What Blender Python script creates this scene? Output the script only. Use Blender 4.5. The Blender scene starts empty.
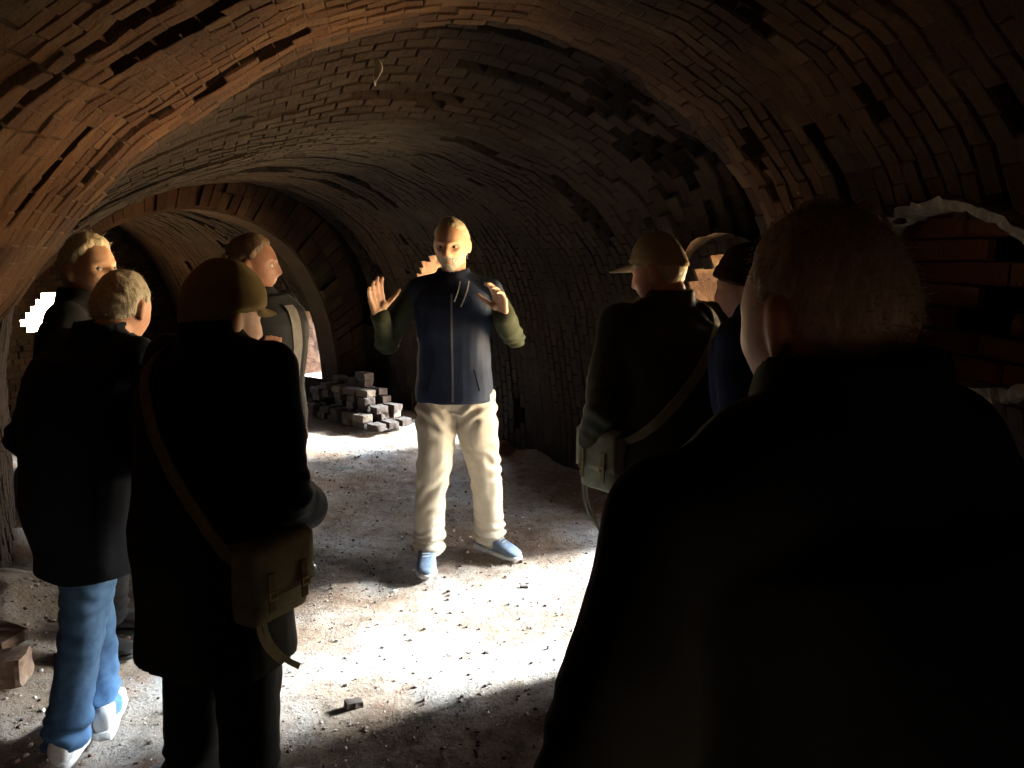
import bpy, bmesh, math, random
import numpy as np
from mathutils import Vector, Matrix
from mathutils.bvhtree import BVHTree

random.seed(7)
rng = np.random.default_rng(7)
SC = bpy.context.scene
COL = SC.collection
PI = math.pi

# ------------------------------------------------------------------ camera
cam_d = bpy.data.cameras.new('camera')
cam = bpy.data.objects.new('camera', cam_d)
COL.objects.link(cam)
cam.location = (0, 0, 1.58)
cam.rotation_euler = (PI / 2 - math.atan((384 - 255) / 800.0), 0, 0)
cam_d.sensor_width = 36.0
cam_d.lens = 800.0 / 1024.0 * 36.0
cam_d.clip_start = 0.02
SC.camera = cam

# ------------------------------------------------------------------ sky, exposure
SC.view_settings.view_transform = 'Standard'
SC.view_settings.look = 'None'
SC.view_settings.exposure = 0.0
SC.view_settings.gamma = 1.0
SC.view_settings.use_curve_mapping = False
SKY = 115.0
world = bpy.data.worlds.new('world')
SC.world = world
world.use_nodes = True
bg = world.node_tree.nodes['Background']
# cool overhead sky, bright haze along the horizon, sunlit warm ground below it
wnt = world.node_tree
wtc = wnt.nodes.new('ShaderNodeTexCoord')
wsep = wnt.nodes.new('ShaderNodeSeparateXYZ')
wnt.links.new(wtc.outputs['Generated'], wsep.inputs[0])
wmap = wnt.nodes.new('ShaderNodeMapRange')
wmap.inputs['From Min'].default_value = -1.0
wmap.inputs['From Max'].default_value = 1.0
wnt.links.new(wsep.outputs['Z'], wmap.inputs['Value'])
wr = wnt.nodes.new('ShaderNodeValToRGB')
wel = wr.color_ramp.elements
for _ in range(3):
    wel.new(0.5)
for e, (p, c) in zip(wel, [(0.32, (1.0, .66, .31)), (0.45, (.60, .44, .25)), (0.51, (.54, .46, .33)), (0.58, (.25, .28, .31)), (0.75, (.12, .14, .17))]):
    e.position = p
    e.color = (*c, 1)
wnt.links.new(wmap.outputs['Result'], wr.inputs['Fac'])
wnt.links.new(wr.outputs['Color'], bg.inputs['Color'])
bg.inputs['Strength'].default_value = SKY
SC.cycles.max_bounces = 10
SC.cycles.diffuse_bounces = 6
SC.cycles.glossy_bounces = 3
SC.cycles.sample_clamp_indirect = 8.0

# low hazy sun: shines through the openings of the outer (right hand) wall
sun_d = bpy.data.lights.new('sun', 'SUN')
sun_d.energy = 82.0
sun_d.angle = math.radians(11)
sun_d.color = (0.80, 0.92, 1.0)
sun = bpy.data.objects.new('sun', sun_d)
COL.objects.link(sun)
sun.rotation_euler = Vector((-0.92, -0.39, -0.47)).to_track_quat('-Z', 'Y').to_euler()

# the kiln is a ring tunnel: polar frame about this centre
CX, CY, RC = -7.57, 1.54, 7.3


def pol(phi, r, z=0.0):
    a = math.radians(phi)
    return Vector((CX + r * math.cos(a), CY + r * math.sin(a), z))


# ------------------------------------------------------------------ helpers
def smooth01(x):
    x = np.clip(x, 0, 1)
    return x * x * (3 - 2 * x)


def hash3(i, j, k, seed):
    h = (i.astype(np.int64) * 374761393 + j.astype(np.int64) * 668265263 + k.astype(np.int64) * 2147483647 + seed * 974634777)
    h = (h ^ (h >> 13)) * 1274126177
    h = h ^ (h >> 16)
    return (h & 0xFFFF).astype(np.float64) / 32767.5 - 1.0


def vnoise(P, scale, seed=0):
    P = np.asarray(P, dtype=np.float64) * scale
    I = np.floor(P).astype(np.int64)
    f = P - I
    f = f * f * (3 - 2 * f)
    out = 0
    for a in (0, 1):
        for b in (0, 1):
            for c in (0, 1):
                w = (f[:, 0] if a else 1 - f[:, 0]) * (f[:, 1] if b else 1 - f[:, 1]) * (f[:, 2] if c else 1 - f[:, 2])
                out = out + w * hash3(I[:, 0] + a, I[:, 1] + b, I[:, 2] + c, seed)
    return out


def mesh_obj(name, V, F, mat=None, parent=None, smooth=False, mats=None, midx=None):
    me = bpy.data.meshes.new(name)
    me.from_pydata([tuple(map(float, v)) for v in V], [], [tuple(int(i) for i in f) for f in F])
    if mats:
        for m in mats:
            me.materials.append(m)
        if midx is not None:
            me.polygons.foreach_set('material_index', np.asarray(midx, dtype=np.int32))
    elif mat:
        me.materials.append(mat)
    if smooth:
        me.polygons.foreach_set('use_smooth', np.ones(len(me.polygons), dtype=bool))
    me.update()
    o = bpy.data.objects.new(name, me)
    COL.objects.link(o)
    if parent:
        o.parent = parent
    return o


def fix_normals(o):
    bm = bmesh.new()
    bm.from_mesh(o.data)
    bmesh.ops.recalc_face_normals(bm, faces=bm.faces)
    bm.to_mesh(o.data)
    bm.free()


def tag(o, label=None, cat=None, group=None, kind=None):
    if label: o['label'] = label
    if cat: o['category'] = cat
    if group: o['group'] = group
    if kind: o['kind'] = kind
    return o


def empty(name, loc, rz=0.0):
    o = bpy.data.objects.new(name, None)
    COL.objects.link(o)
    o.location = loc
    o.rotation_euler = (0, 0, rz)
    o.empty_display_size = 0.1
    return o


# ------------------------------------------------------------------ materials
def nodes_of(name):
    m = bpy.data.materials.new(name)
    m.use_nodes = True
    nt = m.node_tree
    b = nt.nodes['Principled BSDF']
    return m, nt, b


def lk(nt, a, b):
    nt.links.new(a, b)


def noise_node(nt, scale, detail=4, rough=0.6, coord='Object', vec=None):
    n = nt.nodes.new('ShaderNodeTexNoise')
    n.inputs['Scale'].default_value = scale
    n.inputs['Detail'].default_value = detail
    n.inputs['Roughness'].default_value = rough
    if vec is None:
        tc = nt.nodes.new('ShaderNodeTexCoord')
        vec = tc.outputs[coord]
    lk(nt, vec, n.inputs['Vector'])
    return n


def ramp(nt, src, stops):
    r = nt.nodes.new('ShaderNodeValToRGB')
    el = r.color_ramp.elements
    while len(el) < len(stops):
        el.new(0.5)
    for e, (p, c) in zip(el, stops):
        e.position = p
        e.color = (*c, 1) if len(c) == 3 else c
    lk(nt, src, r.inputs['Fac'])
    return r


def mix(nt, fac, a, b, mode='MIX'):
    n = nt.nodes.new('ShaderNodeMixRGB')
    n.blend_type = mode
    for s, v in ((0, fac), (1, a), (2, b)):
        if hasattr(v, 'links'):
            lk(nt, v, n.inputs[s])
        elif s == 0:
            n.inputs[0].default_value = v
        else:
            n.inputs[s].default_value = (*v, 1)
    return n.outputs[0]


def bump(nt, b, height, strength, dist):
    n = nt.nodes.new('ShaderNodeBump')
    n.inputs['Strength'].default_value = strength
    n.inputs['Distance'].default_value = dist
    lk(nt, height, n.inputs['Height'])
    lk(nt, n.outputs['Normal'], b.inputs['Normal'])
    return n


def fabric(name, c1, c2, scale=9, rough=0.9, weave=700, bstr=0.25, spec=0.15, sheen=0.0):
    m, nt, b = nodes_of(name)
    n = noise_node(nt, scale, 5)
    r = ramp(nt, n.outputs['Fac'], [(0.3, c1), (0.7, c2)])
    lk(nt, r.outputs['Color'], b.inputs['Base Color'])
    b.inputs['Roughness'].default_value = rough
    b.inputs['Specular IOR Level'].default_value = spec
    if sheen:
        b.inputs['Sheen Weight'].default_value = sheen
        b.inputs['Sheen Roughness'].default_value = 0.5
    n2 = noise_node(nt, weave, 2)
    bump(nt, b, n2.outputs['Fac'], bstr, 0.002)
    return m


def skin_mat(name, c1, c2):
    m, nt, b = nodes_of(name)
    n = noise_node(nt, 22, 5)
    r = ramp(nt, n.outputs['Fac'], [(0.3, c1), (0.7, c2)])
    lk(nt, r.outputs['Color'], b.inputs['Base Color'])
    b.inputs['Roughness'].default_value = 0.55
    b.inputs['Specular IOR Level'].default_value = 0.35
    n2 = noise_node(nt, 160, 3)
    bump(nt, b, n2.outputs['Fac'], 0.25, 0.002)
    return m


def hair_mat(name, c1, c2, scale=60):
    m, nt, b = nodes_of(name)
    tc = nt.nodes.new('ShaderNodeTexCoord')
    mp = nt.nodes.new('ShaderNodeMapping')
    mp.inputs['Scale'].default_value = (1, 1, 0.22)
    lk(nt, tc.outputs['Object'], mp.inputs['Vector'])
    n = noise_node(nt, scale * 2, 5, vec=mp.outputs['Vector'])
    r = ramp(nt, n.outputs['Fac'], [(0.3, c1), (0.7, c2)])
    lk(nt, r.outputs['Color'], b.inputs['Base Color'])
    b.inputs['Roughness'].default_value = 0.6
    b.inputs['Specular IOR Level'].default_value = 0.3
    bump(nt, b, n.outputs['Fac'], 0.8, 0.006)
    return m


def plain(name, c, rough=0.6, metal=0.0, bscale=60, var=0.25):
    m, nt, b = nodes_of(name)
    n = noise_node(nt, bscale, 4)
    d = tuple(x * (1 - var) for x in c)
    r = ramp(nt, n.outputs['Fac'], [(0.3, d), (0.7, c)])
    lk(nt, r.outputs['Color'], b.inputs['Base Color'])
    b.inputs['Roughness'].default_value = rough
    b.inputs['Metallic'].default_value = metal
    bump(nt, b, n.outputs['Fac'], 0.3, 0.002)
    return m


def brick_mat(name, use_attr=True, dark=1.0):
    """old fired brick: hue per brick from a face attribute, smoke stains, lime, a little moss, painted light and shade"""
    m, nt, b = nodes_of(name)
    tc = nt.nodes.new('ShaderNodeTexCoord')
    at = nt.nodes.new('ShaderNodeAttribute')
    at.attribute_name = 'brick_tone'
    D = dark * .40
    tone = ramp(nt, at.outputs['Fac'], [(0.0, (.062 * D, .027 * D, .013 * D)), (0.35, (.082 * D, .037 * D, .017 * D)), (0.8, (.098 * D, .048 * D, .022 * D)), (1.0, (.12 * D, .072 * D, .036 * D))])
    big = noise_node(nt, 1.1, 4, vec=tc.outputs['Object'])
    soot_and_shade = ramp(nt, big.outputs['Fac'], [(0.38, (0.42, 0.40, 0.40)), (0.62, (1, 1, 1))])
    c = mix(nt, 1.0, tone.outputs['Color'], soot_and_shade.outputs['Color'], 'MULTIPLY')
    lime = noise_node(nt, 3.1, 8, 0.7, vec=tc.outputs['Object'])
    lf = ramp(nt, lime.outputs['Fac'], [(0.58, (0, 0, 0)), (0.78, (.6, .6, .6))])
    c = mix(nt, lf.outputs['Color'], c, (.13 * D, .10 * D, .066 * D))
    moss = noise_node(nt, 1.7, 6, 0.65, vec=tc.outputs['Object'])
    mf = ramp(nt, moss.outputs['Fac'], [(0.56, (0, 0, 0)), (0.72, (.65, .65, .65))])
    c = mix(nt, mf.outputs['Color'], c, (.045 * D, .048 * D, .018 * D))
    mo = nt.nodes.new('ShaderNodeAttribute')
    mo.attribute_name = 'mortar'
    c = mix(nt, mo.outputs['Fac'], c, (.085 * D, .062 * D, .042 * D))
    # painted light on the near ring; painted shade with kiln grime beyond it
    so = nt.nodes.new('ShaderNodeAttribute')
    so.attribute_name = 'soot_and_shade'
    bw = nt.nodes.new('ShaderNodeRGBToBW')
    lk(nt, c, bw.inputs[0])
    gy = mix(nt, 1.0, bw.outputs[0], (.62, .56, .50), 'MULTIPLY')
    shaded_brick = mix(nt, .28, mix(nt, 1.0, c, (.66, .62, .58), 'MULTIPLY'), gy)
    lit_brick = mix(nt, 1.0, c, (2.05, 1.85, 1.55), 'MULTIPLY')
    c = mix(nt, so.outputs['Fac'], lit_brick, shaded_brick)
    lk(nt, c, b.inputs['Base Color'])
    b.inputs['Roughness'].default_value = 0.92
    b.inputs['Specular IOR Level'].default_value = 0.15
    g = noise_node(nt, 42, 8, 0.7, vec=tc.outputs['Object'])
    bump(nt, b, g.outputs['Fac'], 0.75, 0.02)
    return m


def floor_mat():
    m, nt, b = nodes_of('dusty_brick_earth')
    tc = nt.nodes.new('ShaderNodeTexCoord')
    n1 = noise_node(nt, 1.3, 6, 0.6, vec=tc.outputs['Object'])
    r1 = ramp(nt, n1.outputs['Fac'], [(0.34, (.18, .110, .068)), (0.48, (.24, .185, .14)), (0.62, (.33, .305, .28))])
    n2 = noise_node(nt, 17, 8, 0.72, vec=tc.outputs['Object'])
    r2 = ramp(nt, n2.outputs['Fac'], [(0.32, (.35, .33, .32)), (0.52, (1, 1, 1))])
    c = mix(nt, 0.75, r1.outputs['Color'], r2.outputs['Color'], 'MULTIPLY')
    v = nt.nodes.new('ShaderNodeTexVoronoi')
    v.inputs['Scale'].default_value = 38
    lk(nt, tc.outputs['Object'], v.inputs['Vector'])
    r3 = ramp(nt, v.outputs['Distance'], [(0.12, (.30, .28, .27)), (0.28, (1, 1, 1))])
    c = mix(nt, 0.55, c, r3.outputs['Color'], 'MULTIPLY')
    n4 = noise_node(nt, 3.7, 5, 0.6, vec=tc.outputs['Object'])
    r4 = ramp(nt, n4.outputs['Fac'], [(0.57, (0, 0, 0)), (0.7, (.6, .6, .6))])
    c = mix(nt, r4.outputs['Color'], c, (.19, .10, .055))
    lk(nt, c, b.inputs['Base Color'])
    b.inputs['Roughness'].default_value = 0.95
    b.inputs['Specular IOR Level'].default_value = 0.1
    n3 = noise_node(nt, 55, 9, 0.75, vec=tc.outputs['Object'])
    bump(nt, b, n3.outputs['Fac'], 0.9, 0.025)
    return m


M = {}
M['brick'] = brick_mat('old_kiln_brick')
M['floor'] = floor_mat()
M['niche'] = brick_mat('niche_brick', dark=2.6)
M['lime'] = plain('pale_lime_mortar', (.27, .225, .165), 0.95, 0, 30, 0.5)

# ------------------------------------------------------------------ the kiln shell
NEAR = np.array([(-1.80, -.08), (-1.74, .5), (-1.62, 1.0), (-1.50, 1.22), (-1.3, 1.46), (-1.08, 1.74), (-.86, 1.96), (-.6, 2.12), (-.3, 2.27), (0, 2.37), (.25, 2.42), (.5, 2.42), (.9, 2.31), (1.2, 2.12), (1.42, 1.85), (1.58, 1.5), (1.67, 1.1), (1.74, .6), (1.78, -.08)])
FARP = np.array([(-1.78, -.08), (-1.77, .5), (-1.75, .95), (-1.68, 1.30), (-1.56, 1.5), (-1.38, 1.68), (-1.15, 1.83), (-.85, 1.97), (-.5, 2.09), (-.1, 2.18), (.25, 2.21), (.6, 2.18), (1.0, 2.03), (1.3, 1.82), (1.5, 1.56), (1.64, 1.22), (1.71, .8), (1.76, .4), (1.78, -.08)])
INNER = np.array([(-1.60, -.08), (-1.60, .4), (-1.59, .8), (-1.50, 1.15), (-1.34, 1.38), (-1.14, 1.56), (-.9, 1.72), (-.6, 1.87), (-.3, 1.96), (0, 2.0), (.3, 1.97), (.6, 1.88), (.9, 1.71), (1.12, 1.48), (1.27, 1.22), (1.38, .9), (1.44, .55), (1.46, .25), (1.47, -.08)])


def resample(P, n):
    d = np.r_[0, np.cumsum(np.hypot(*np.diff(P, axis=0).T))]
    t = np.linspace(0, d[-1], n)
    # smooth with a dense catmull style average
    x = np.interp(t, d, P[:, 0]); z = np.interp(t, d, P[:, 1])
    for _ in range(6):
        x[1:-1] = .25 * x[:-2] + .5 * x[1:-1] + .25 * x[2:]
        z[1:-1] = .25 * z[:-2] + .5 * z[1:-1] + .25 * z[2:]
    return np.c_[x, z]


NS = 401
NEAR_S, FAR_S, INNER_S = (resample(p, NS) for p in (NEAR, FARP, INNER))


def section(phi, inner=False):
    if inner:
        return INNER_S
    t = float(smooth01((phi - 12.0) / 10.0))
    return NEAR_S * (1 - t) + FAR_S * t


def outer_r(phi, z, inner=False):
    """radius of the outer (right hand) wall surface at height z"""
    s = section(phi, inner)
    k = int(np.argmax(s[:, 1]))
    return RC + float(np.interp(-z, -s[k:, 1], s[k:, 0]))


# openings in the outer wall: phi centre, half width, spring height, crown height, inner?
WICKETS = [(14.7, 3.75, 1.20, 1.56, False), (38.6, 3.15, 1.16, 1.55, False), (-15.0, 2.05, 1.10, 1.40, False)]
HOLE = (5.0, 2.95, 1.455, 0.255)          # breach above eye level in the outer wall

PITS = [(0.0, 0.0, 0)]                  # filled below


def in_wicket(phi, z, w, grow=0.0):
    pc, hw, zs, zc, _ = w
    x = np.abs(phi - pc) / (hw + grow / RC * 57.3)
    top = zs + (zc + grow - zs) * np.sqrt(np.clip(1 - x ** 2, 0, 1))
    return (x < 1) & (z < top)


def build_vault(name, phi0, phi1, inner, seed, course=0.064, half=0.064, pits=()):
    rr = np.random.default_rng(seed)
    nc = int(math.radians(phi1 - phi0) * RC / course)
    L = float(np.hypot(*np.diff(INNER_S if inner else NEAR_S, axis=0).T).sum())
    nh = int(round(L / half / 2)) * 2
    # line positions
    al, acell = [], []
    for i in range(nc):
        for o in (0, .10, .90):
            al.append((i + o) / nc); acell.append((i, o))
    al.append(1.0); acell.append((nc, 0))
    bl, bcell = [], []
    for j in range(nh):
        for o in (0, .075, .925):
            bl.append((j + o) / nh); bcell.append((j, o))
    bl.append(1.0); bcell.append((nh, 0))
    na, nb = len(al), len(bl)
    V = np.zeros((na, nb, 3)); PHI = np.zeros((na, nb)); ZZ = np.zeros((na, nb)); OFF = np.zeros((na, nb))
    NX = np.zeros((na, nb, 2))
    for i, a in enumerate(al):
        phi = phi0 + (phi1 - phi0) * a
        s = section(phi, inner)
        idx = np.array(bl) * (NS - 1)
        x = np.interp(idx, np.arange(NS), s[:, 0]); z = np.interp(idx, np.arange(NS), s[:, 1])
        tx = np.gradient(x); tz = np.gradient(z)
        ln = np.hypot(tx, tz)
        nx, nz = -tz / ln, tx / ln           # outward from the tunnel
        PHI[i] = phi; OFF[i] = x; ZZ[i] = z; NX[i, :, 0] = nx; NX[i, :, 1] = nz
    # per brick values
    tone = rr.random((nc + 1, nh // 2 + 2)); jit = rr.normal(0, 1, (nc + 1, nh // 2 + 2)); mis = rr.random((nc + 1, nh // 2 + 2))
    cj = rr.normal(0, 1, nc + 2)
    ring = np.zeros(nc + 2); k = 0
    while k < nc + 2:
        n = int(rr.integers(3, 7)); ring[k:k + n] = rr.normal(0, 1); k += n
    ci = np.array([c for c, o in acell]); ao = np.array([o for c, o in acell])
    bj = np.array([c for c, o in bcell]); bo = np.array([o for c, o in bcell])
    a_joint = ao == 0
    CI, BJ = np.meshgrid(np.minimum(ci, nc - 1), bj, indexing='ij')
    BR = (BJ + (CI % 2)) // 2                       # brick index in the course
    b_edge = (bo == 0)[None, :] & (((BJ + (CI % 2)) % 2) == 0)
    joint = a_joint[:, None] | b_edge
    pts = np.stack([PHI * math.pi / 180 * RC, OFF, ZZ], -1).reshape(-1, 3)
    sag = vnoise(pts, 0.9, seed).reshape(na, nb) * .030 + vnoise(pts, 2.6, seed + 1).reshape(na, nb) * .014
    ero = vnoise(pts, 1.6, seed + 5).reshape(na, nb)
    fine = vnoise(pts, 24, seed + 2).reshape(na, nb) * .004 + vnoise(pts, 60, seed + 3).reshape(na, nb) * .003
    miss_p = np.clip(.012 + .10 * (ero - .25), .004, .14)
    low = np.clip((ZZ - .9) / .4, 0.15, 1)
    run = np.zeros_like(mis, bool)
    for _ in range(int(mis.size * .0055)):
        i0 = int(rr.integers(0, run.shape[0])); j0 = int(rr.integers(0, run.shape[1])); run[i0:i0 + int(rr.integers(1, 3)), j0:j0 + int(rr.integers(4, 11))] = True
    missing = (mis[CI, BR] < miss_p * low) | (run[CI, BR] & (ZZ > 1.25))
    dep = sag + fine + jit[CI, BR] * .0026 + cj[CI] * .0012 + ring[CI] * .005
    fill = smooth01((vnoise(pts, 3.3, seed + 9).reshape(na, nb) + .55) / .8)
    dep = dep + np.where(joint, .0015 + .0085 * fill ** 2, 0)
    dep = np.where(missing & ~joint, dep + .035 + .012 * np.abs(jit[CI, BR]), dep)
    for (pp, px, pz, rp, rz, dd) in pits:           # individual pits: phi, offset side sign, z, radius along, radius up, depth
        # whole bricks are lost: measured at the brick centres
        s = section(pp, inner)
        kk = int(np.argmin((s[:, 0] - px) ** 2 + (s[:, 1] - pz) ** 2))
        if rz < .02 or rp > .3:                     # a crack running along the tunnel
            du = (PHI - pp) / 57.3 * RC / rp
            cols = np.where(bo == 0)[0]
            col = cols[int(np.argmin(np.abs(np.array(bl)[cols] * (NS - 1) - kk)))]
            inside = (np.abs(du) < 1) & (np.arange(nb) == col)[None, :]
        else:
            cphi = phi0 + (phi1 - phi0) * (CI + .5) / nc
            cv = (BR * 2 - (CI % 2) + 1) / nh
            du = (cphi - pp) / 57.3 * RC / max(rp, .045)
            dv = (cv * (NS - 1) - kk) / (NS - 1) * L / max(rz, .09)
            inside = (du ** 2 + dv ** 2 < 1 + .7 * (tone[CI, BR] - .5)) & ~joint
        dep = np.where(inside, np.maximum(dep, dd * (.35 + .35 * tone[CI, BR]) + fine * 2 + sag * .5), dep)
    if not inner:
        # the ring over the group hangs a little lower; a ragged step follows it
        stepm = (PHI > 12.3 + .35 * vnoise(pts, 2.2, 77).reshape(na, nb) + .12 * tone[CI, BR]) & (PHI < 26)
        dep = dep + np.where(stepm, .13 * (1 - smooth01((PHI - 12.5) / 13)), 0)
        # open joint between the vault and the transverse arch
        slot = (PHI > 47.0 + .25 * vnoise(pts, 2, 78).reshape(na, nb)) & (PHI < 48.7) & (ZZ > .9)
        dep = dep + np.where(slot, .24, 0)
        # torn brickwork above the near wicket
        w = WICKETS[0]
        du = (PHI - w[0] - .6) / 57.3 * 8.9 / .80; dz = (ZZ - 1.80) / .26
        m = np.clip(1.15 - du ** 2 - dz ** 2, 0, 1) * (OFF > 0)
        dep = dep + m * (.03 + .05 * vnoise(pts, 2.5, 31).reshape(na, nb) + .022 * jit[CI, BR])
    OFFd = OFF + NX[..., 0] * dep; Zd = ZZ + NX[..., 1] * dep
    R = RC + OFFd; A = np.radians(PHI)
    V[..., 0] = CX + R * np.cos(A); V[..., 1] = CY + R * np.sin(A); V[..., 2] = Zd
    # faces
    ii, jj = np.meshgrid(np.arange(na - 1), np.arange(nb - 1), indexing='ij')
    # brick centre for whole-brick cuts
    bc_phi = phi0 + (phi1 - phi0) * (np.minimum(ci[ii], nc - 1) + .5) / nc
    BRf = BR[ii, jj]
    bc_v = np.clip((BRf * 2 - (ci[ii] % 2) + 1) / nh, 0, 1)
    zc = np.zeros(ii.shape); xc = np.zeros(ii.shape)
    for i in range(na - 1):
        s = section(bc_phi[i, 0], inner)
        zc[i] = np.interp(bc_v[i] * (NS - 1), np.arange(NS), s[:, 1]); xc[i] = np.interp(bc_v[i] * (NS - 1), np.arange(NS), s[:, 0])
    zcell = np.zeros(ii.shape)
    for i in range(na - 1):
        s = section(bc_phi[i, 0], inner)
        zcell[i] = np.interp((bj[jj[i]] + .5) / nh * (NS - 1), np.arange(NS), s[:, 1])
    keep = np.ones(ii.shape, bool)
    if not inner:
        for w in WICKETS:
            keep &= ~(in_wicket(bc_phi, zcell + .05 * (tone[ci[ii], BRf] - .3), w) & (xc > .4))
        hp, hw, hz, hh = HOLE
        zf = (ZZ[ii, jj] + ZZ[ii, jj + 1]) / 2
        keep &= ~((((bc_phi - hp) / hw) ** 2 + ((zf - hz) / hh) ** 2 < 1) & (xc > .4))
    else:
        keep &= ~(in_wicket(bc_phi, zcell + .05 * (tone[ci[ii], BRf] - .3), WICKET3) & (xc > .3) & (zcell > .32))
    a = ii * nb + jj
    F = np.stack([a, a + 1, a + nb + 1, a + nb], -1)[keep]
    o = mesh_obj(name, V.reshape(-1, 3), F, M['brick'])
    t = tone[ci[ii], BRf][keep]
    at = o.data.attributes.new('brick_tone', 'FLOAT', 'FACE'); at.data.foreach_set('value', t.astype(np.float32))
    jf = ((ao[ii] == .90) | (ao[ii] == 0) & False | ((bo[jj] == .925) & (((bj[jj] + 1 + (ci[ii] % 2)) % 2) == 0)))[keep]
    mt = o.data.attributes.new('mortar', 'FLOAT', 'FACE'); mt.data.foreach_set('value', (jf * .6).astype(np.float32))
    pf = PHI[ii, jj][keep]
    sv = np.ones(len(pf)) if inner else smooth01((pf - 10.6 - 1.2 * (t - .5)) / 2.2)  # painted contrast: lit near ring fades into the shaded chamber
    st = o.data.attributes.new('soot_and_shade', 'FLOAT', 'FACE'); st.data.foreach_set('value', sv.astype(np.float32))
    return tag(o, kind='structure')


WICKET3 = (52.3, 2.2, .75, 1.05, True)
# places where bricks have fallen out: phi, offset across the tunnel, height, radius along, radius round, depth
PIT_LIST = [(10.5, 1.33, 1.97, .07, .05, .08), (12.9, 1.45, 1.79, .07, .06, .09), (7.7, 1.34, 1.95, .05, .04, .07), (5.1, 1.32, 1.98, .05, .04, .07), (14.5, .51, 2.38, .06, .05, .08),
            (15.2, .95, 2.22, .15, .12, .07), (16.5, 1.18, 2.03, .15, .11, .08), (15.8, 1.30, 1.93, .10, .07, .09), (14.4, 1.34, 1.93, .07, .05, .08), (5.9, .97, 2.27, .07, .04, .08), (2.1, 1.39, 1.90, .05, .05, .08), (14.7, .67, 2.34, .05, .04, .07),
            (5.2, -.50, 2.17, .035, .22, .07), (10.3, -.48, 2.18, .035, .28, .08), (7.7, -.98, 1.85, .03, .20, .06), (3.6, -.76, 2.03, .55, .010, .05), (3.4, -.95, 1.90, .40, .009, .05), (10.3, -.87, 1.95, .03, .22, .06),
            (18.7, .23, 2.26, .06, .22, .06), (22.1, .68, 2.15, .06, .22, .06), (13.7, 1.44, 1.80, .10, .07, .10), (5.4, -.61, 2.11, .03, .20, .07), (32.6, 1.77, .31, .06, .12, .12)]
build_vault('ceiling', -34, 49.2, False, 11, pits=PIT_LIST)
build_vault('ceiling_far', 49.0, 67, True, 23)


def attr_fill(o, tone_fn=None, mort=0.0, soot_and_shade=.4):
    n = len(o.data.polygons)
    a = o.data.attributes.new('soot_and_shade', 'FLOAT', 'FACE'); a.data.foreach_set('value', np.full(n, soot_and_shade, dtype=np.float32))
    t = rng.random(n) if tone_fn is None else tone_fn(n)
    a = o.data.attributes.new('brick_tone', 'FLOAT', 'FACE'); a.data.foreach_set('value', np.asarray(t, dtype=np.float32))
    a = o.data.attributes.new('mortar', 'FLOAT', 'FACE'); a.data.foreach_set('value', np.full(n, mort, dtype=np.float32))


def passage(name, w, depth=0.95, inner=False, splay=0.0, zlow=-.1):
    """brick reveal of an arched opening, from the wall surface out to daylight"""
    pc, hw, zs, zc, _ = w
    gz, gp = .11, .045
    prof = []
    hwp = hw + gp / 8.9 * 57.3
    n1 = 14
    for k in range(n1):
        prof.append((pc - hwp, zlow + (zs - zlow) * k / n1))
    for k in range(25):
        t = PI - PI * k / 24
        prof.append((pc + hwp * math.cos(t), zs + (zc + gz - zs) * math.sin(t)))
    for k in range(1, n1 + 1):
        prof.append((pc + hwp, zs + (zlow - zs) * k / n1))
    ND = 14
    V = []
    for d in range(ND + 1):
        f = d / ND
        for (p, z) in prof:
            r0 = outer_r(p, z, inner) + .02
            r1 = outer_r(pc, .3, inner) + depth
            P = pol(p + splay * f * max(p - pc, 0) / hwp, r0 + (r1 - r0) * f, z)
            V.append(P)
    V = np.array(V)
    nb = len(prof)
    c = np.array(pol(pc, 9.3, .8))
    nrm = V - c; nrm[:, 2] *= .8
    # keep noise outward only
    nrm /= np.linalg.norm(nrm, axis=1)[:, None]
    n = np.abs(vnoise(V, 7, 5)) * .03 + np.abs(vnoise(V, 19, 6)) * .016
    V = V + nrm * n[:, None]
    F = []
    for d in range(ND):
        for k in range(nb - 1):
            a = d * nb + k
            F.append((a, a + nb, a + nb + 1, a + 1))
    o = mesh_obj(name, V, F, M['brick'])
    attr_fill(o)
    tag(o, kind='structure')
    # daylight portal over the outer mouth: guides the sky light through the opening
    L = bpy.data.lights.new(name + '_daylight', 'AREA')
    L.shape = 'RECTANGLE'
    r1 = outer_r(pc, .3, inner) + depth - .02
    L.size = 2 * math.radians(hwp + splay) * r1 + .1
    L.size_y = zc + gz - max(zlow, 0) + .1
    L.cycles.is_portal = True
    lo = bpy.data.objects.new(name + '_daylight', L)
    COL.objects.link(lo)
    lo.location = pol(pc, r1, (zc + gz + max(zlow, 0)) / 2)
    lo.rotation_euler = (PI / 2, 0, math.radians(pc) + PI / 2)   # -Z of the lamp looks inward
    return o


passage('door_1', WICKETS[0])
passage('door_2', WICKETS[1], depth=.50, splay=1.3)
passage('door_4', WICKETS[2])
passage('door_3', WICKET3, inner=True, zlow=.26)


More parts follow.
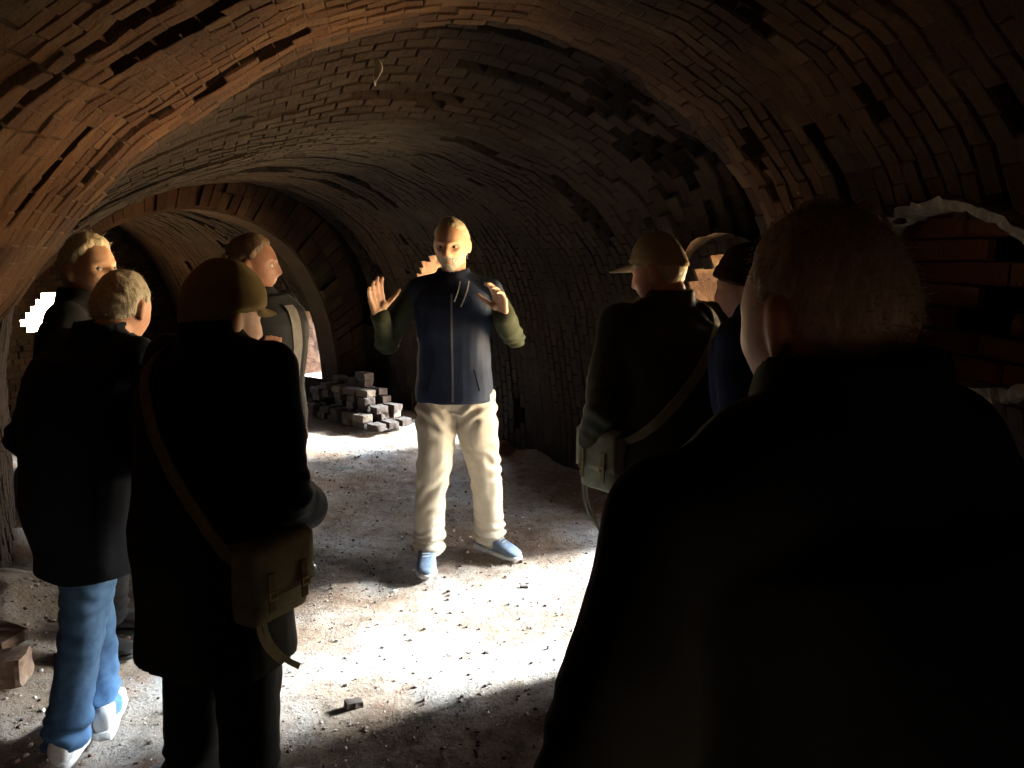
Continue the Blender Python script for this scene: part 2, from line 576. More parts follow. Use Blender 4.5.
def end_wall(name, phi, inner, hole=None, seed=3):
    """flat brick wall closing the tunnel, with an optional ragged opening (list of (r, z))"""
    s = section(phi, inner)
    nx, nz = 46, 34
    R0, R1 = RC + s[:, 0].min() - .3, RC + s[:, 0].max() + .3
    H = s[:, 1].max() + .3
    V, F, tn = [], [], []
    cw, ch = .12, .062
    nrow = int(H / ch) + 1; ncol = int((R1 - R0) / cw) + 2
    rr = np.random.default_rng(seed)
    ph = math.radians(phi); tx, ty = -math.sin(ph), math.cos(ph)
    sgn = -1 if phi > 0 else 1
    def inside(r, z):
        if not hole: return False
        c = False; n = len(hole); j = n - 1
        for i in range(n):
            (xi, yi), (xj, yj) = hole[i], hole[j]
            if (yi > z) != (yj > z) and r < (xj - xi) * (z - yi) / (yj - yi) + xi: c = not c
            j = i
        return c
    for i in range(nrow):
        for j in range(ncol):
            r0 = R0 + (j - .5 * (i % 2)) * cw; z0 = -.1 + i * ch
            if inside(r0 + cw / 2, z0 + ch / 2): continue
            d = rr.normal(0, .006)
            if rr.random() < .04: d -= .05
            q = [(r0, z0), (r0 + cw, z0), (r0 + cw, z0 + ch), (r0, z0 + ch)]
            g = .006
            qi = [(r0 + g, z0 + g), (r0 + cw - g, z0 + g), (r0 + cw - g, z0 + ch - g), (r0 + g, z0 + ch - g)]
            b = len(V)
            for (r, z) in q:
                P = pol(phi, r, z); V.append((P.x, P.y, P.z))
            for (r, z) in qi:
                P = pol(phi, r, z); e = sgn * (.012 + d); V.append((P.x + tx * e, P.y + ty * e, P.z))
            t = rr.random()
            F.append((b + 4, b + 5, b + 6, b + 7)); tn.append((t, 0))
            for k in range(4):
                F.append((b + k, b + (k + 1) % 4, b + 4 + (k + 1) % 4, b + 4 + k)); tn.append((t, .6))
    o = mesh_obj(name, V, F, M['brick'])
    a = o.data.attributes.new('brick_tone', 'FLOAT', 'FACE'); a.data.foreach_set('value', np.array([x[0] for x in tn], dtype=np.float32))
    a = o.data.attributes.new('mortar', 'FLOAT', 'FACE'); a.data.foreach_set('value', np.array([x[1] for x in tn], dtype=np.float32))
    a = o.data.attributes.new('soot_and_shade', 'FLOAT', 'FACE'); a.data.foreach_set('value', np.full(len(tn), .55, dtype=np.float32))
    return tag(o, kind='structure')


END_HOLE = [(6.80, .80), (7.60, .80), (7.62, 1.05), (7.32, 1.20), (7.10, 1.24), (7.0, 1.12), (6.90, .95)]
end_wall('wall_far', 66, True, END_HOLE)
end_wall('wall_near', -33, False, None, 5)
Lp = bpy.data.lights.new('far_breach_daylight', 'AREA'); Lp.shape = 'RECTANGLE'; Lp.size = 1.3; Lp.size_y = .95; Lp.cycles.is_portal = True
lo = bpy.data.objects.new('far_breach_daylight', Lp); COL.objects.link(lo)
lo.location = pol(66.6, 7.05, .88); lo.rotation_euler = (PI / 2, 0, math.radians(66) + PI)


def arch_ring():
    """brick transverse arch where the tunnel narrows"""
    n = 121
    ou = resample(np.array(FARP), 401); inn = INNER_S
    idx = np.linspace(0, 400, n).astype(int)
    V, F, tn = [], [], []
    rr = np.random.default_rng(9)
    ph0, ph1 = 48.3, 50.2
    # voussoirs: radial bricks, two rows
    nv = 66
    for k in range(nv):
        i0, i1 = int(k * 400 / nv), int((k + 1) * 400 / nv)
        o0 = ou[i0] * np.array([1.04, 1.0]) + np.array([0, .06]); o1 = ou[i1] * np.array([1.04, 1.0]) + np.array([0, .06])
        n0, n1 = inn[i0], inn[i1]
        for row in (0, 1):
            f0, f1 = (0, .48) if row == 0 else (.50, 1.0)
            e = rr.normal(0, .010); t = rr.random(); g = .06
            di = rr.normal(0, .008) if row == 0 else 0
            def P(u, f, ph):
                a = n0 * (1 - u) + n1 * u; b = o0 * (1 - u) + o1 * u
                q = a * (1 - f) + b * f
                if f == 0: q = q + (b - a) / max(np.linalg.norm(b - a), 1e-6) * di
                p = pol(ph, RC + q[0], q[1])
                return p
            b = len(V)
            es = math.degrees(e / RC)
            ring = [(g, f0), (1 - g, f0), (1 - g, f1), (g, f1)]
            for ph in (ph0 + es, ph1):
                for (u, f) in ring:
                    p = P(u, f, ph); V.append((p.x, p.y, p.z))
            fs = [(b, b + 1, b + 2, b + 3), (b + 4, b + 7, b + 6, b + 5)] + [(b + j, b + 4 + j, b + 4 + (j + 1) % 4, b + (j + 1) % 4) for j in range(4)]
            for f in fs:
                F.append(f); tn.append((t, 0))
        # mortar body slightly behind
        b = len(V)
        for ph in (ph0 + .12, ph1 + .05):
            for q in (n0 * .985 + np.array([0, .0]), n1 * .985, o1, o0):
                qq = q
                p = pol(ph, RC + (qq[0] if True else 0), qq[1]); V.append((p.x, p.y, p.z))
        b4 = b
        # pull the mortar intrados outward a touch
        for f in [(b, b + 1, b + 2, b + 3), (b, b + 4, b + 5, b + 1)]:
            F.append(f); tn.append((.4, .25))
    o = mesh_obj('trim_1', V, F, M['brick'])
    fix_normals(o)
    a = o.data.attributes.new('brick_tone', 'FLOAT', 'FACE'); a.data.foreach_set('value', np.array([x[0] for x in tn], dtype=np.float32))
    a = o.data.attributes.new('mortar', 'FLOAT', 'FACE'); a.data.foreach_set('value', np.array([x[1] for x in tn], dtype=np.float32))
    a = o.data.attributes.new('soot_and_shade', 'FLOAT', 'FACE'); a.data.foreach_set('value', np.full(len(tn), .55, dtype=np.float32))
    return tag(o, kind='structure')


arch_ring()


def breach():
    """recess behind the hole in the outer wall, with a torn gap in its back wall, and a pale broken lime rim"""
    hp, hw, hz, hh = HOLE
    V, F = [], []
    nr, nt = 9, 48
    for d in range(nr):
        f = d / (nr - 1)
        for k in range(nt):
            t = 2 * PI * k / nt
            g = 1.26
            p = hp + hw * g * math.cos(t); z = hz + hh * (g + .06) * math.sin(t)
            r0 = outer_r(p, z) + .03
            r = r0 + .80 * f
            V.append(pol(p, r, z))
    V = np.array(V)
    n = vnoise(V, 9, 8) * .018
    V[:, 2] += n; V[:, 0] += n * .5
    for d in range(nr - 1):
        for k in range(nt):
            a = d * nt + k; b = d * nt + (k + 1) % nt
            F.append((a, b, b + nt, a + nt))
    o = mesh_obj('window_1', V, F, M['niche']); attr_fill(o); tag(o, kind='structure')
    # back wall of bricks, a slanted dark gap where bricks have gone
    V, F, tn = [], [], []
    rr = np.random.default_rng(4)
    ch, cw = .072, .22
    for i in range(11):
        for j in range(8):
            u0 = -.88 + (j - .5 * (i % 2)) * cw; z0 = hz - .40 + i * ch
            uc = u0 + cw / 2; zc = z0 + ch / 2
            e = 0.0
            gap = abs((uc - (-.02)) + (zc - hz) * -.55) < .085 and zc > hz - .20 and zc < hz + .19
            if gap: e = .20
            e += rr.normal(0, .008)
            g = .006
            b = len(V)
            for (gg, ee) in ((0, .02), (g, 0)):
                for (u, z) in ((u0 + gg, z0 + gg), (u0 + cw - gg, z0 + gg), (u0 + cw - gg, z0 + ch - gg), (u0 + gg, z0 + ch - gg)):
                    pp = hp - math.degrees(u / 9.0)
                    V.append(pol(pp, outer_r(hp, hz) + .15 + ee + e, z))
            t = rr.random()
            F.append((b + 4, b + 5, b + 6, b + 7)); tn.append(t)
            for k in range(4):
                F.append((b + k, b + (k + 1) % 4, b + 4 + (k + 1) % 4, b + 4 + k)); tn.append(t)
    rb = outer_r(hp, hz) + .55
    V += [pol(hp - 7, rb, hz - .5), pol(hp + 7, rb, hz - .5), pol(hp + 7, rb, hz + .5), pol(hp - 7, rb, hz + .5)]
    b = len(V) - 4
    F.append((b, b + 1, b + 2, b + 3)); tn.append(.1)
    o = mesh_obj('window_1_back', V, F, M['niche']); attr_fill(o, lambda n: tn, soot_and_shade=.35); tag(o, kind='structure')
    # rim
    V, F = [], []
    nt = 120
    for k in range(nt):
        t = 2 * PI * k / nt
        w = .020 + .012 * math.sin(3 * t + 1) + rr.normal(0, .004)
        if 0.15 < t < 1.0: w *= .55
        for (g, lift) in ((0.975, .06), (0.995, -.030), (1.0 + w / .30, -.036), (1.0 + w / .27 + .03, .03)):
            jz = rr.normal(0, .004)
            p = hp + hw * g * math.cos(t); z = hz + hh * (1 + (g - 1) * 1.25) * math.sin(t) + jz
            V.append(pol(p, outer_r(p, z) + lift + rr.normal(0, .004), z))
    for k in range(nt):
        for q in range(3):
            a = k * 4 + q; b = ((k + 1) % nt) * 4 + q
            F.append((a, b, b + 1, a + 1))
    o = mesh_obj('trim_2', V, F, M['lime']); fix_normals(o); tag(o, kind='structure')


breach()


def floor():
    nphi, nr = 520, 190
    ph = np.linspace(-35, 68, nphi); r = np.linspace(5.3, 10.9, nr)
    PH, R = np.meshgrid(ph, r, indexing='ij')
    A = np.radians(PH)
    X = CX + R * np.cos(A); Y = CY + R * np.sin(A)
    P = np.stack([X, Y, X * 0], -1).reshape(-1, 3)
    z = vnoise(P, 1.1, 41) * .018 + vnoise(P, 4.5, 42) * .010 + vnoise(P, 14, 43) * .006 + vnoise(P, 31, 44) * .004
    z = z.reshape(PH.shape)
    # spoil banked against the inner wall and the foot of the outer wall
    bank = smooth01((6.05 - R) / .5) * .10 + smooth01((R - 8.72) / .35) * .06 * (R < 9.3)
    door = np.zeros_like(R)
    for w in WICKETS:
        door = np.maximum(door, smooth01(1.6 - np.abs(PH - w[0]) / w[1]))
    bank = bank * (1 - door * (R > 7.5))
    z = z + bank + bank * 0.9 * vnoise(P, 5, 45).reshape(PH.shape) - .018
    V = np.stack([X, Y, z], -1).reshape(-1, 3)
    ii, jj = np.meshgrid(np.arange(nphi - 1), np.arange(nr - 1), indexing='ij')
    a = ii * nr + jj
    F = np.stack([a, a + nr, a + nr + 1, a + 1], -1).reshape(-1, 4)
    o = mesh_obj('floor', V, F, M['floor'], smooth=True)
    tag(o, kind='structure')
    return BVHTree.FromPolygons([tuple(v) for v in V], [tuple(int(i) for i in f) for f in F])


FLOOR_BVH = floor()


def ground(x, y):
    h = FLOOR_BVH.ray_cast(Vector((x, y, 2)), Vector((0, 0, -1)))
    return h[0].z if h[0] is not None else 0.0


# ------------------------------------------------------------------ PEOPLE AND THINGS
def sphere_dirs(nlat, nlon):
    V = [(0, 0, 1.0)]
    for i in range(1, nlat):
        t = PI * i / nlat
        for j in range(nlon):
            p = 2 * PI * j / nlon
            V.append((math.sin(t) * math.cos(p), math.sin(t) * math.sin(p), math.cos(t)))
    V.append((0, 0, -1.0))
    F = []
    for j in range(nlon):
        F.append((0, 1 + j, 1 + (j + 1) % nlon))
    for i in range(nlat - 2):
        for j in range(nlon):
            a = 1 + i * nlon + j; b = 1 + i * nlon + (j + 1) % nlon
            F.append((a, a + nlon, b + nlon, b))
    n = len(V) - 1; o = 1 + (nlat - 2) * nlon
    for j in range(nlon):
        F.append((o + j, n, o + (j + 1) % nlon))
    return np.array(V), F


SD16, SF16 = sphere_dirs(12, 18)


class Blob:
    """collects closed shapes and fuses them into one continuous surface"""
    def __init__(self):
        self.V, self.F, self.n = [], [], 0

    def add(self, V, F):
        V = np.asarray(V, dtype=float)
        self.V.append(V); self.F += [tuple(int(i) + self.n for i in f) for f in F]; self.n += len(V)

    def ell(self, c, r, R=None):
        P = SD16 * np.asarray(r, dtype=float)
        if R is not None: P = P @ np.asarray(R).T
        self.add(P + np.asarray(c, dtype=float), SF16)

    def cap(self, p0, p1, r0, r1, flat=1.0, fdir=None):
        p0 = np.asarray(p0, float); p1 = np.asarray(p1, float)
        ax = p1 - p0; L = np.linalg.norm(ax); ax = ax / max(L, 1e-9)
        ref = np.array([0, 0, 1.0]) if fdir is None else np.asarray(fdir, float)
        if abs(ref @ ax) > .95: ref = np.array([0, 1.0, 0])
        n = ref - ax * (ref @ ax); n /= np.linalg.norm(n); s = np.cross(ax, n)
        d = SD16
        loc = d[:, [2]] * ax + d[:, [0]] * s + d[:, [1]] * n * flat
        up = d[:, 2] > 1e-6
        P = np.where(up[:, None], p1 + loc * r1, p0 + loc * r0)
        self.add(P, SF16)

    def chain(self, pts, rad, **k):
        for i in range(len(pts) - 1):
            self.cap(pts[i], pts[i + 1], rad[i], rad[i + 1], **k)

    def loft(self, secs, n=28, sq=2.0):
        """secs: (centre(3), rx, ry) horizontal super-ellipse sections, closed at both ends"""
        V = []
        for (c, rx, ry) in secs:
            for k in range(n):
                t = 2 * PI * k / n
                cc, ss = math.cos(t), math.sin(t)
                e = 2.0 / sq
                V.append((c[0] + rx * math.copysign(abs(cc) ** e, cc), c[1] + ry * math.copysign(abs(ss) ** e, ss), c[2]))
        F = []
        for i in range(len(secs) - 1):
            for k in range(n):
                a = i * n + k; b = i * n + (k + 1) % n
                F.append((a, b, b + n, a + n))
        F.append(tuple(range(n))[::-1]); o = (len(secs) - 1) * n
        F.append(tuple(o + k for k in range(n)))
        self.add(V, F)

    def raw(self):
        return np.concatenate(self.V), self.F

    def build(self, name, mat, parent, voxel=.007, smooth=3, noise=(), fold=None):
        V, F = self.raw()
        me = bpy.data.meshes.new('tmp')
        me.from_pydata([tuple(v) for v in V], [], F)
        bm = bmesh.new(); bm.from_mesh(me); bmesh.ops.recalc_face_normals(bm, faces=bm.faces); bm.to_mesh(me); bm.free()
        t = bpy.data.objects.new('tmp', me); COL.objects.link(t)
        md = t.modifiers.new('r', 'REMESH'); md.mode = 'VOXEL'; md.voxel_size = voxel; md.adaptivity = 0
        if smooth:
            ms = t.modifiers.new('s', 'SMOOTH'); ms.factor = .5; ms.iterations = smooth
        dg = bpy.context.evaluated_depsgraph_get(); dg.update()
        out = bpy.data.meshes.new_from_object(t.evaluated_get(dg))
        bpy.data.objects.remove(t)
        bpy.data.meshes.remove(me)
        out.name = name
        nv = len(out.vertices)
        if noise or fold is not None:
            P = np.zeros(nv * 3); out.vertices.foreach_get('co', P); P = P.reshape(-1, 3)
            N = np.zeros(nv * 3); out.vertex_normals.foreach_get('vector', N); N = N.reshape(-1, 3)
            d = np.zeros(nv)
            for (sc, amp, seed) in noise:
                s = np.array(sc) if hasattr(sc, '__len__') else np.array([sc] * 3)
                d += vnoise(P * s, 1.0, seed) * amp
            if fold is not None: d += fold(P, N)
            P = P + N * d[:, None]
            out.vertices.foreach_set('co', P.reshape(-1))
        out.materials.clear(); out.materials.append(mat)
        out.polygons.foreach_set('use_smooth', np.ones(len(out.polygons), dtype=bool))
        out.update()
        o = bpy.data.objects.new(name, out); COL.objects.link(o)
        if parent: o.parent = parent
        return o


# ---- head ----------------------------------------------------------
def head_pts(D, s=1.0, nose=1.0, jaw=1.0):
    D = np.asarray(D, float)
    x, y, z = D[:, 0], D[:, 1], D[:, 2]
    px = .077 * x; py = .099 * y; pz = .119 * z
    low = np.clip(-z, 0, 1); front = np.clip(y, 0, 1); back = np.clip(-y, 0, 1)
    px = px * (1 - .30 * jaw * low ** 1.6)
    px = px * (1 + .06 * np.clip(z, 0, 1) * back)
    py = py + back * low ** 1.2 * .050
    py = py + front * low * .010
    py = py - front * np.clip(z - .45, 0, 1) * .012
    w = smooth01((y - .12) / .35)
    ax = np.abs(px)
    def g(x0, z0, sx, sz): return np.exp(-((ax - x0) / sx) ** 2 - ((pz - z0) / sz) ** 2)
    f = -.013 * g(.031, .003, .015, .011) + .006 * g(.028, .023, .024, .007) + .004 * g(.048, -.022, .018, .015)
    na = np.interp(pz, [-.048, -.038, -.030, -.005, .018], [0, .014, .020, .011, .002]) * nose
    nw = np.interp(pz, [-.045, -.022, .02], [.017, .0135, .011])
    f = f + na * np.exp(-(px / nw) ** 2) + .008 * g(.013, -.035, .006, .007)
    f = f + .007 * np.exp(-(px / .024) ** 2) * (np.exp(-((pz + .057) / .005) ** 2) + np.exp(-((pz + .070) / .0065) ** 2))
    f = f - .004 * np.exp(-(px / .026) ** 2 - ((pz + .0635) / .003) ** 2)
    f = f + .009 * np.exp(-(px / .022) ** 2 - ((pz + .098) / .014) ** 2)
    py = py + w * f
    return np.stack([px, py, pz], -1) * s


HD, HF = sphere_dirs(90, 120)


def rotm(yaw, pitch, roll=0.0):
    return np.array(Matrix.Rotation(yaw, 3, 'Z') @ Matrix.Rotation(-pitch, 3, 'X') @ Matrix.Rotation(roll, 3, 'Y'))


def shell(name, mat, parent, hc, hr, s, mask, off, noise=(), ramp_w=.12, strands=0, seed=1, slen=.012, nose=1.0, jaw=1.0, bump_fn=None, jag=0.0):
    """a cap of hair or cloth hugging the head: mask(D)>0 where it grows"""
    m = mask(HD)
    if jag: m = m + jag * (vnoise(HD, 9, 71) + .7 * vnoise(HD, 21, 72))
    t = smooth01(m / ramp_w)
    P = head_pts(HD, s, nose, jaw)
    C0 = np.array([0, -.005, 0]) * s
    N = P - C0; N /= np.linalg.norm(N, axis=1)[:, None]
    o = off(HD) if callable(off) else off
    d = -.004 + (o + .004) * t
    for (sc, amp, sd) in noise: d = d + t * vnoise(P, sc, sd) * amp
    Q = P + N * d[:, None]
    if bump_fn is not None: Q = bump_fn(Q, HD, t)
    ok = m > -.02
    F = [f for f in HF if all(ok[i] for i in f)]
    used = sorted({i for f in F for i in f}); remap = {i: k for k, i in enumerate(used)}
    V = Q[used]; F = [tuple(remap[i] for i in f) for f in F]
    V = list(V)
    if strands:
        rr = np.random.default_rng(seed)
        cand = [i for i in used if t[i] > .15]
        pick = rr.choice(cand, strands)
        for i in pick:
            j = rr.normal(0, .004, 3)
            b = Q[i] + j - N[i] * .003
            dirv = N[i] * .30 + np.array([0, -.35, -.60]) * (.7 + .3 * rr.random()) + rr.normal(0, .22, 3)
            dirv /= np.linalg.norm(dirv)
            sd = np.cross(dirv, N[i] + rr.normal(0, .3, 3)); sd /= max(np.linalg.norm(sd), 1e-6)
            L = slen * (.6 + .8 * rr.random())
            k = len(V)
            V += [b - sd * .0009, b + sd * .0009, b + dirv * L + N[i] * (.003 + L * .10)]
            F.append((k, k + 1, k + 2))
    V = np.array(V) @ hr.T + hc
    ob = mesh_obj(name, V, F, mat, parent, smooth=True)
    return ob


def add_head(b, hc, hr, s, nose=1.0, jaw=1.0, ears=True):
    b.add(head_pts(HD, s, nose, jaw) @ hr.T + hc, HF)
    if ears:
        for sx in (-1, 1):
            E = np.array(Matrix.Rotation(sx * .35, 3, 'Z') @ Matrix.Rotation(-.15, 3, 'X'))
            b.ell(hc + hr @ (np.array([sx * .079, -.012, -.006]) * s), np.array([.0085, .019, .031]) * s, hr @ E)
            b.ell(hc + hr @ (np.array([sx * .078, -.010, -.030]) * s), np.array([.007, .010, .012]) * s, hr @ E)


def hand(b, W, D, N, T, s=1.0, curl=.5, spread=.10, thumb=.7):
    """palm, five fingers: W wrist, D toward the fingertips, N palm side, T thumb side"""
    W = np.asarray(W, float); D = np.asarray(D, float); D = D / np.linalg.norm(D)
    N = np.asarray(N, float); N = N - D * (N @ D); N /= np.linalg.norm(N)
    T0 = np.cross(D, N); T = T0 if T0 @ np.asarray(T, float) > 0 else -T0
    b.cap(W - D * .03 * s, W + D * .02 * s, .027 * s, .029 * s, flat=.72, fdir=N)
    for k, u in enumerate((-.030, -.010, .010, .030)):
        b.cap(W + D * .018 * s + T * u * .7 * s, W + D * (.088 - .004 * abs(k - 2)) * s + T * u * s, .0155 * s, .0125 * s)
    b.ell(W + D * .045 * s + T * .022 * s + N * .010 * s, np.array([.020] * 3) * s)
    lens = ((.036, .022, .019), (.043, .027, .021), (.046, .030, .022), (.042, .026, .020))
    for k, u in enumerate((-.031, -.0105, .0105, .031)):
        base = W + D * (.090 - .004 * abs(k - 2)) * s + T * u * s
        ang = curl * (.55 + .08 * (3 - k)); sp = spread * (u / .031)
        p = base; r = .0098 * s if k else .0088 * s
        d0 = D * math.cos(sp) + T * math.sin(sp)
        a = ang * .5
        for q, L in enumerate(lens[k]):
            dd = d0 * math.cos(a) + N * math.sin(a)
            p2 = p + dd * L * s
            b.cap(p, p2, r, r * .92); p = p2; r *= .92; a += ang * .75
    p = W + D * .030 * s + T * .030 * s + N * .006 * s
    a = thumb; r = .0125 * s
    for L, da in ((.040, 0), (.032, -.18), (.026, -.25)):
        dd = D * math.cos(a) + T * math.sin(a) + N * .22
        dd /= np.linalg.norm(dd)
        p2 = p + dd * L * s; b.cap(p, p2, r, r * .88); p = p2; r *= .88; a += da


def shoe(parent, ankle, toe_deg, mat, sole_mat, s=1.0, zg=0.0, label=None):
    """low shoe pointing along toe_deg (0 = straight ahead); ankle is the joint above the heel"""
    a = math.radians(toe_deg)
    R = np.array(Matrix.Rotation(a, 3, 'Z'))
    base = np.array([ankle[0], ankle[1], zg])
    def secs(tbl, n=20):
        V = []
        for (y, hw, z0, z1, e) in tbl:
            for k in range(n):
                t = 2 * PI * k / n; cc, ss = math.cos(t), math.sin(t)
                x = hw * math.copysign(abs(cc) ** e, cc); z = (z0 + z1) / 2 + (z1 - z0) / 2 * math.copysign(abs(ss) ** e, ss)
                V.append((x, y, z))
        F = []
        for i in range(len(tbl) - 1):
            for k in range(n):
                p = i * n + k; q = i * n + (k + 1) % n
                F.append((p, q, q + n, p + n))
        F.append(tuple(range(n))); o = (len(tbl) - 1) * n; F.append(tuple(o + k for k in range(n))[::-1])
        return np.array(V) * s @ R.T + base, F
    up = [(-.078, .018, .03, .075, .9), (-.07, .030, .018, .098, .8), (-.04, .036, .018, .112, .8), (0, .038, .018, .110, .8), (.035, .040, .018, .098, .8), (.08, .044, .018, .080, .8), (.125, .047, .018, .064, .85), (.165, .043, .018, .052, .9), (.19, .032, .018, .042, .9), (.202, .014, .022, .034, 1)]
    so = [(-.086, .018, 0, .026, .5), (-.078, .032, 0, .028, .45), (-.03, .038, 0, .026, .45), (.03, .039, .002, .024, .45), (.09, .047, 0, .024, .45), (.14, .050, 0, .024, .45), (.18, .040, .002, .024, .5), (.206, .020, .005, .024, .6)]
    V, F = secs(up); o = mesh_obj('shoe', V, F, mat, parent, smooth=True); fix_normals(o)
    if label: o['label'] = label
    V, F = secs(so); q = mesh_obj('sole', V, F, sole_mat, o, smooth=True); fix_normals(q)
    # laces
    V, F = [], []
    for k in range(4):
        y = .045 + .018 * k; z = np.interp(y, [.035, .08, .125], [.098, .080, .064]) + .002
        n = len(V)
        for (x, yy, zz) in ((-.018, y, z - .003), (.018, y + .006, z - .003), (.018, y + .012, z - .004), (-.018, y + .006, z - .004)):
            V.append((x, yy, zz + .004))
        F.append((n, n + 1, n + 2, n + 3))
    mesh_obj('laces', np.array(V) * s @ R.T + base, F, sole_mat, o)
    return o


# ---- one person ----------------------------------------------------
def lerp(a, b, t): return np.asarray(a, float) * (1 - t) + np.asarray(b, float) * t


class Fig:
    """skeleton in the person's own frame: +Y ahead, +X to the person's right"""
    def __init__(s, label, loc, face, H=1.72, lean=.03, side=0.0, head_f=.02, yaw=0.0, pitch=0.0, roll=0.0, hs=1.0, girth=1.0,
                 feet=None, arms=None, shw=.175, turn=0.0, headpos=None, hipz=.52, shz=.815):
        s.H, s.girth, s.hs = H, girth, hs
        s.root = empty('person', loc, math.atan2(-face[0], face[1]))
        tag(s.root, label, 'person')
        s.loc = np.array(loc)
        k = H / 1.75; s.k = k
        s.pel = np.array([0, 0, hipz * H])
        s.sh = np.array([side, lean, shz * H])
        s.neck = np.array([side * 1.1, lean * 1.05 + .005, (shz + .035) * H])
        hc = np.array([side * 1.3, lean * 1.15 + head_f, H - .119 * hs - .002]) if headpos is None else np.array(headpos)
        s.hc = hc; s.hr = rotm(yaw, pitch, roll)
        tw = np.array(Matrix.Rotation(turn, 3, 'Z'))
        s.shj = {}
        for q, sx in (('R', 1), ('L', -1)):
            s.shj[q] = s.sh + tw @ np.array([sx * shw * k * (.9 + .1 * girth), 0, -.012])
        s.tw = tw
        s.feet = feet or {'R': (.10, 0, -8), 'L': (-.10, 0, 8)}
        s.hip = {'R': s.pel + np.array([.085 * k, 0, -.02]), 'L': s.pel + np.array([-.085 * k, 0, -.02])}
        s.knee, s.ank = {}, {}
        for q in 'RL':
            fx, fy, td = s.feet[q][:3]
            s.ank[q] = np.array([fx, fy, .085 * k])
            mid = lerp(s.hip[q], s.ank[q], .52)
            a = math.radians(td)
            kb = s.feet[q][3] if len(s.feet[q]) > 3 else .02
            s.knee[q] = mid + np.array([-math.sin(a) * kb, math.cos(a) * kb, 0])
        s.arms = {}
        arms = arms or {}
        for q, sx in (('R', 1), ('L', -1)):
            if q in arms:
                s.arms[q] = {kk: np.array(v, float) if not np.isscalar(v) else v for kk, v in arms[q].items()}
            else:
                sj = s.shj[q]
                el = sj + np.array([sx * .045, -.03, -.30 * k]); wr = el + np.array([sx * -.005, .06, -.255 * k])
                s.arms[q] = dict(el=el, wr=wr, D=np.array([0, .12, -1.0]), N=np.array([-sx, 0, 0.]), T=np.array([0, 1.0, 0]), curl=.7, thumb=.35)

    def spine(s, t):
        """t = height fraction between pelvis (0) and shoulders (1)"""
        p = lerp(s.pel, s.sh, t); p[1] += .02 * math.sin(PI * np.clip(t, 0, 1)) * -1 * 0
        return p

    def torso(s, pad, z0=None, top=True, belly=1.0, flare=1.0):
        k, g = s.k, s.girth
        rows = [(-.42, .150, .112), (-.22, .158, .118), (0, .165, .120), (.22, .155, .116 * belly), (.45, .156, .121 * belly), (.66, .170, .125), (.84, .176, .115), (.95, .165, .098), (1.04, .120, .080), (1.10, .075, .066)]
        out = []
        for (t, rx, ry) in rows:
            if not top and t > 1.0: continue
            c = lerp(s.pel, s.sh, t)
            if t < 0: c[:2] = s.pel[:2]
            f = 1 + (flare - 1) * np.clip((.3 - t) / .7, 0, 1)
            pd = pad if t < 1.0 else pad * .55
            out.append((c, rx * k * g * f + pd, ry * k * g * f + pd))
        if z0 is not None:
            res = [r for r in out if r[0][2] > z0 + .01]
            first = out[0] if not res else res[0]
            lowr = [r for r in out if r[0][2] <= z0 + .01]
            if lowr:
                a = lowr[-1]; u = (z0 - a[0][2]) / (first[0][2] - a[0][2])
                e = (np.array([a[0][0] * (1 - u) + first[0][0] * u, a[0][1] * (1 - u) + first[0][1] * u, z0]), a[1] * (1 - u) + first[1] * u, a[2] * (1 - u) + first[2] * u)
            else:
                e = (np.array([first[0][0], first[0][1], z0]), first[1] * (1 + .03 * flare), first[2] * (1 + .03 * flare))
            out = [e] + res
        return out

    def body(s, mat, voxel=.006, nose=1.0, jaw=1.0, hands='RL', noise=()):
        b = Blob(); k = s.k
        b.loft(s.torso(-.012, z0=s.pel[2] - .03))
        b.ell(s.pel, (.135 * k, .09 * k, .085 * k))
        for q in 'RL':
            A = s.arms[q]
            b.chain([s.shj[q] + np.array([0, 0, .0]), A['el'], A['wr']], [.050 * k, .040 * k, .026 * k])
            b.cap(s.neck * .5 + s.sh * .5, s.shj[q], .05 * k, .048 * k)
            if q in hands:
                hand(b, A['wr'], A['D'], A['N'], A['T'], A.get('s', 1.0) * k, A.get('curl', .6), A.get('spread', .1), A.get('thumb', .6))
            b.chain([s.hip[q], s.knee[q], s.ank[q]], [.078 * k, .054 * k, .036 * k])
            a = math.radians(s.feet[q][2]); f = np.array([-math.sin(a), math.cos(a), 0])
            b.chain([s.ank[q] - np.array([0, 0, .03]), s.ank[q] + f * .12 - np.array([0, 0, .05])], [.032, .022])
        nb = s.hc + s.hr @ (np.array([0, -.028, -.075]) * s.hs)
        b.chain([s.neck - np.array([0, .0, .05]), nb], [.064 * k, .057 * s.hs])
        add_head(b, s.hc, s.hr, s.hs, nose, jaw)
        s.nose, s.jaw = nose, jaw
        return b.build('body', mat, s.root, voxel, 2, noise)

    def eyes(s, white, iris):
        V0, F0 = sphere_dirs(14, 16)
        # pole along +Y
        V0 = V0[:, [0, 2, 1]]
        for sx in (-1, 1):
            c = s.hc + s.hr @ (np.array([sx * .031, .0745, .002]) * s.hs)
            V = (V0 * .0125 * s.hs) @ s.hr.T + c
            idx = [1 if all(V0[i][1] > .80 for i in f) else 0 for f in F0]
            o = mesh_obj('eye', V, F0, parent=s.root, smooth=True, mats=[white, iris], midx=idx)
            fix_normals(o)

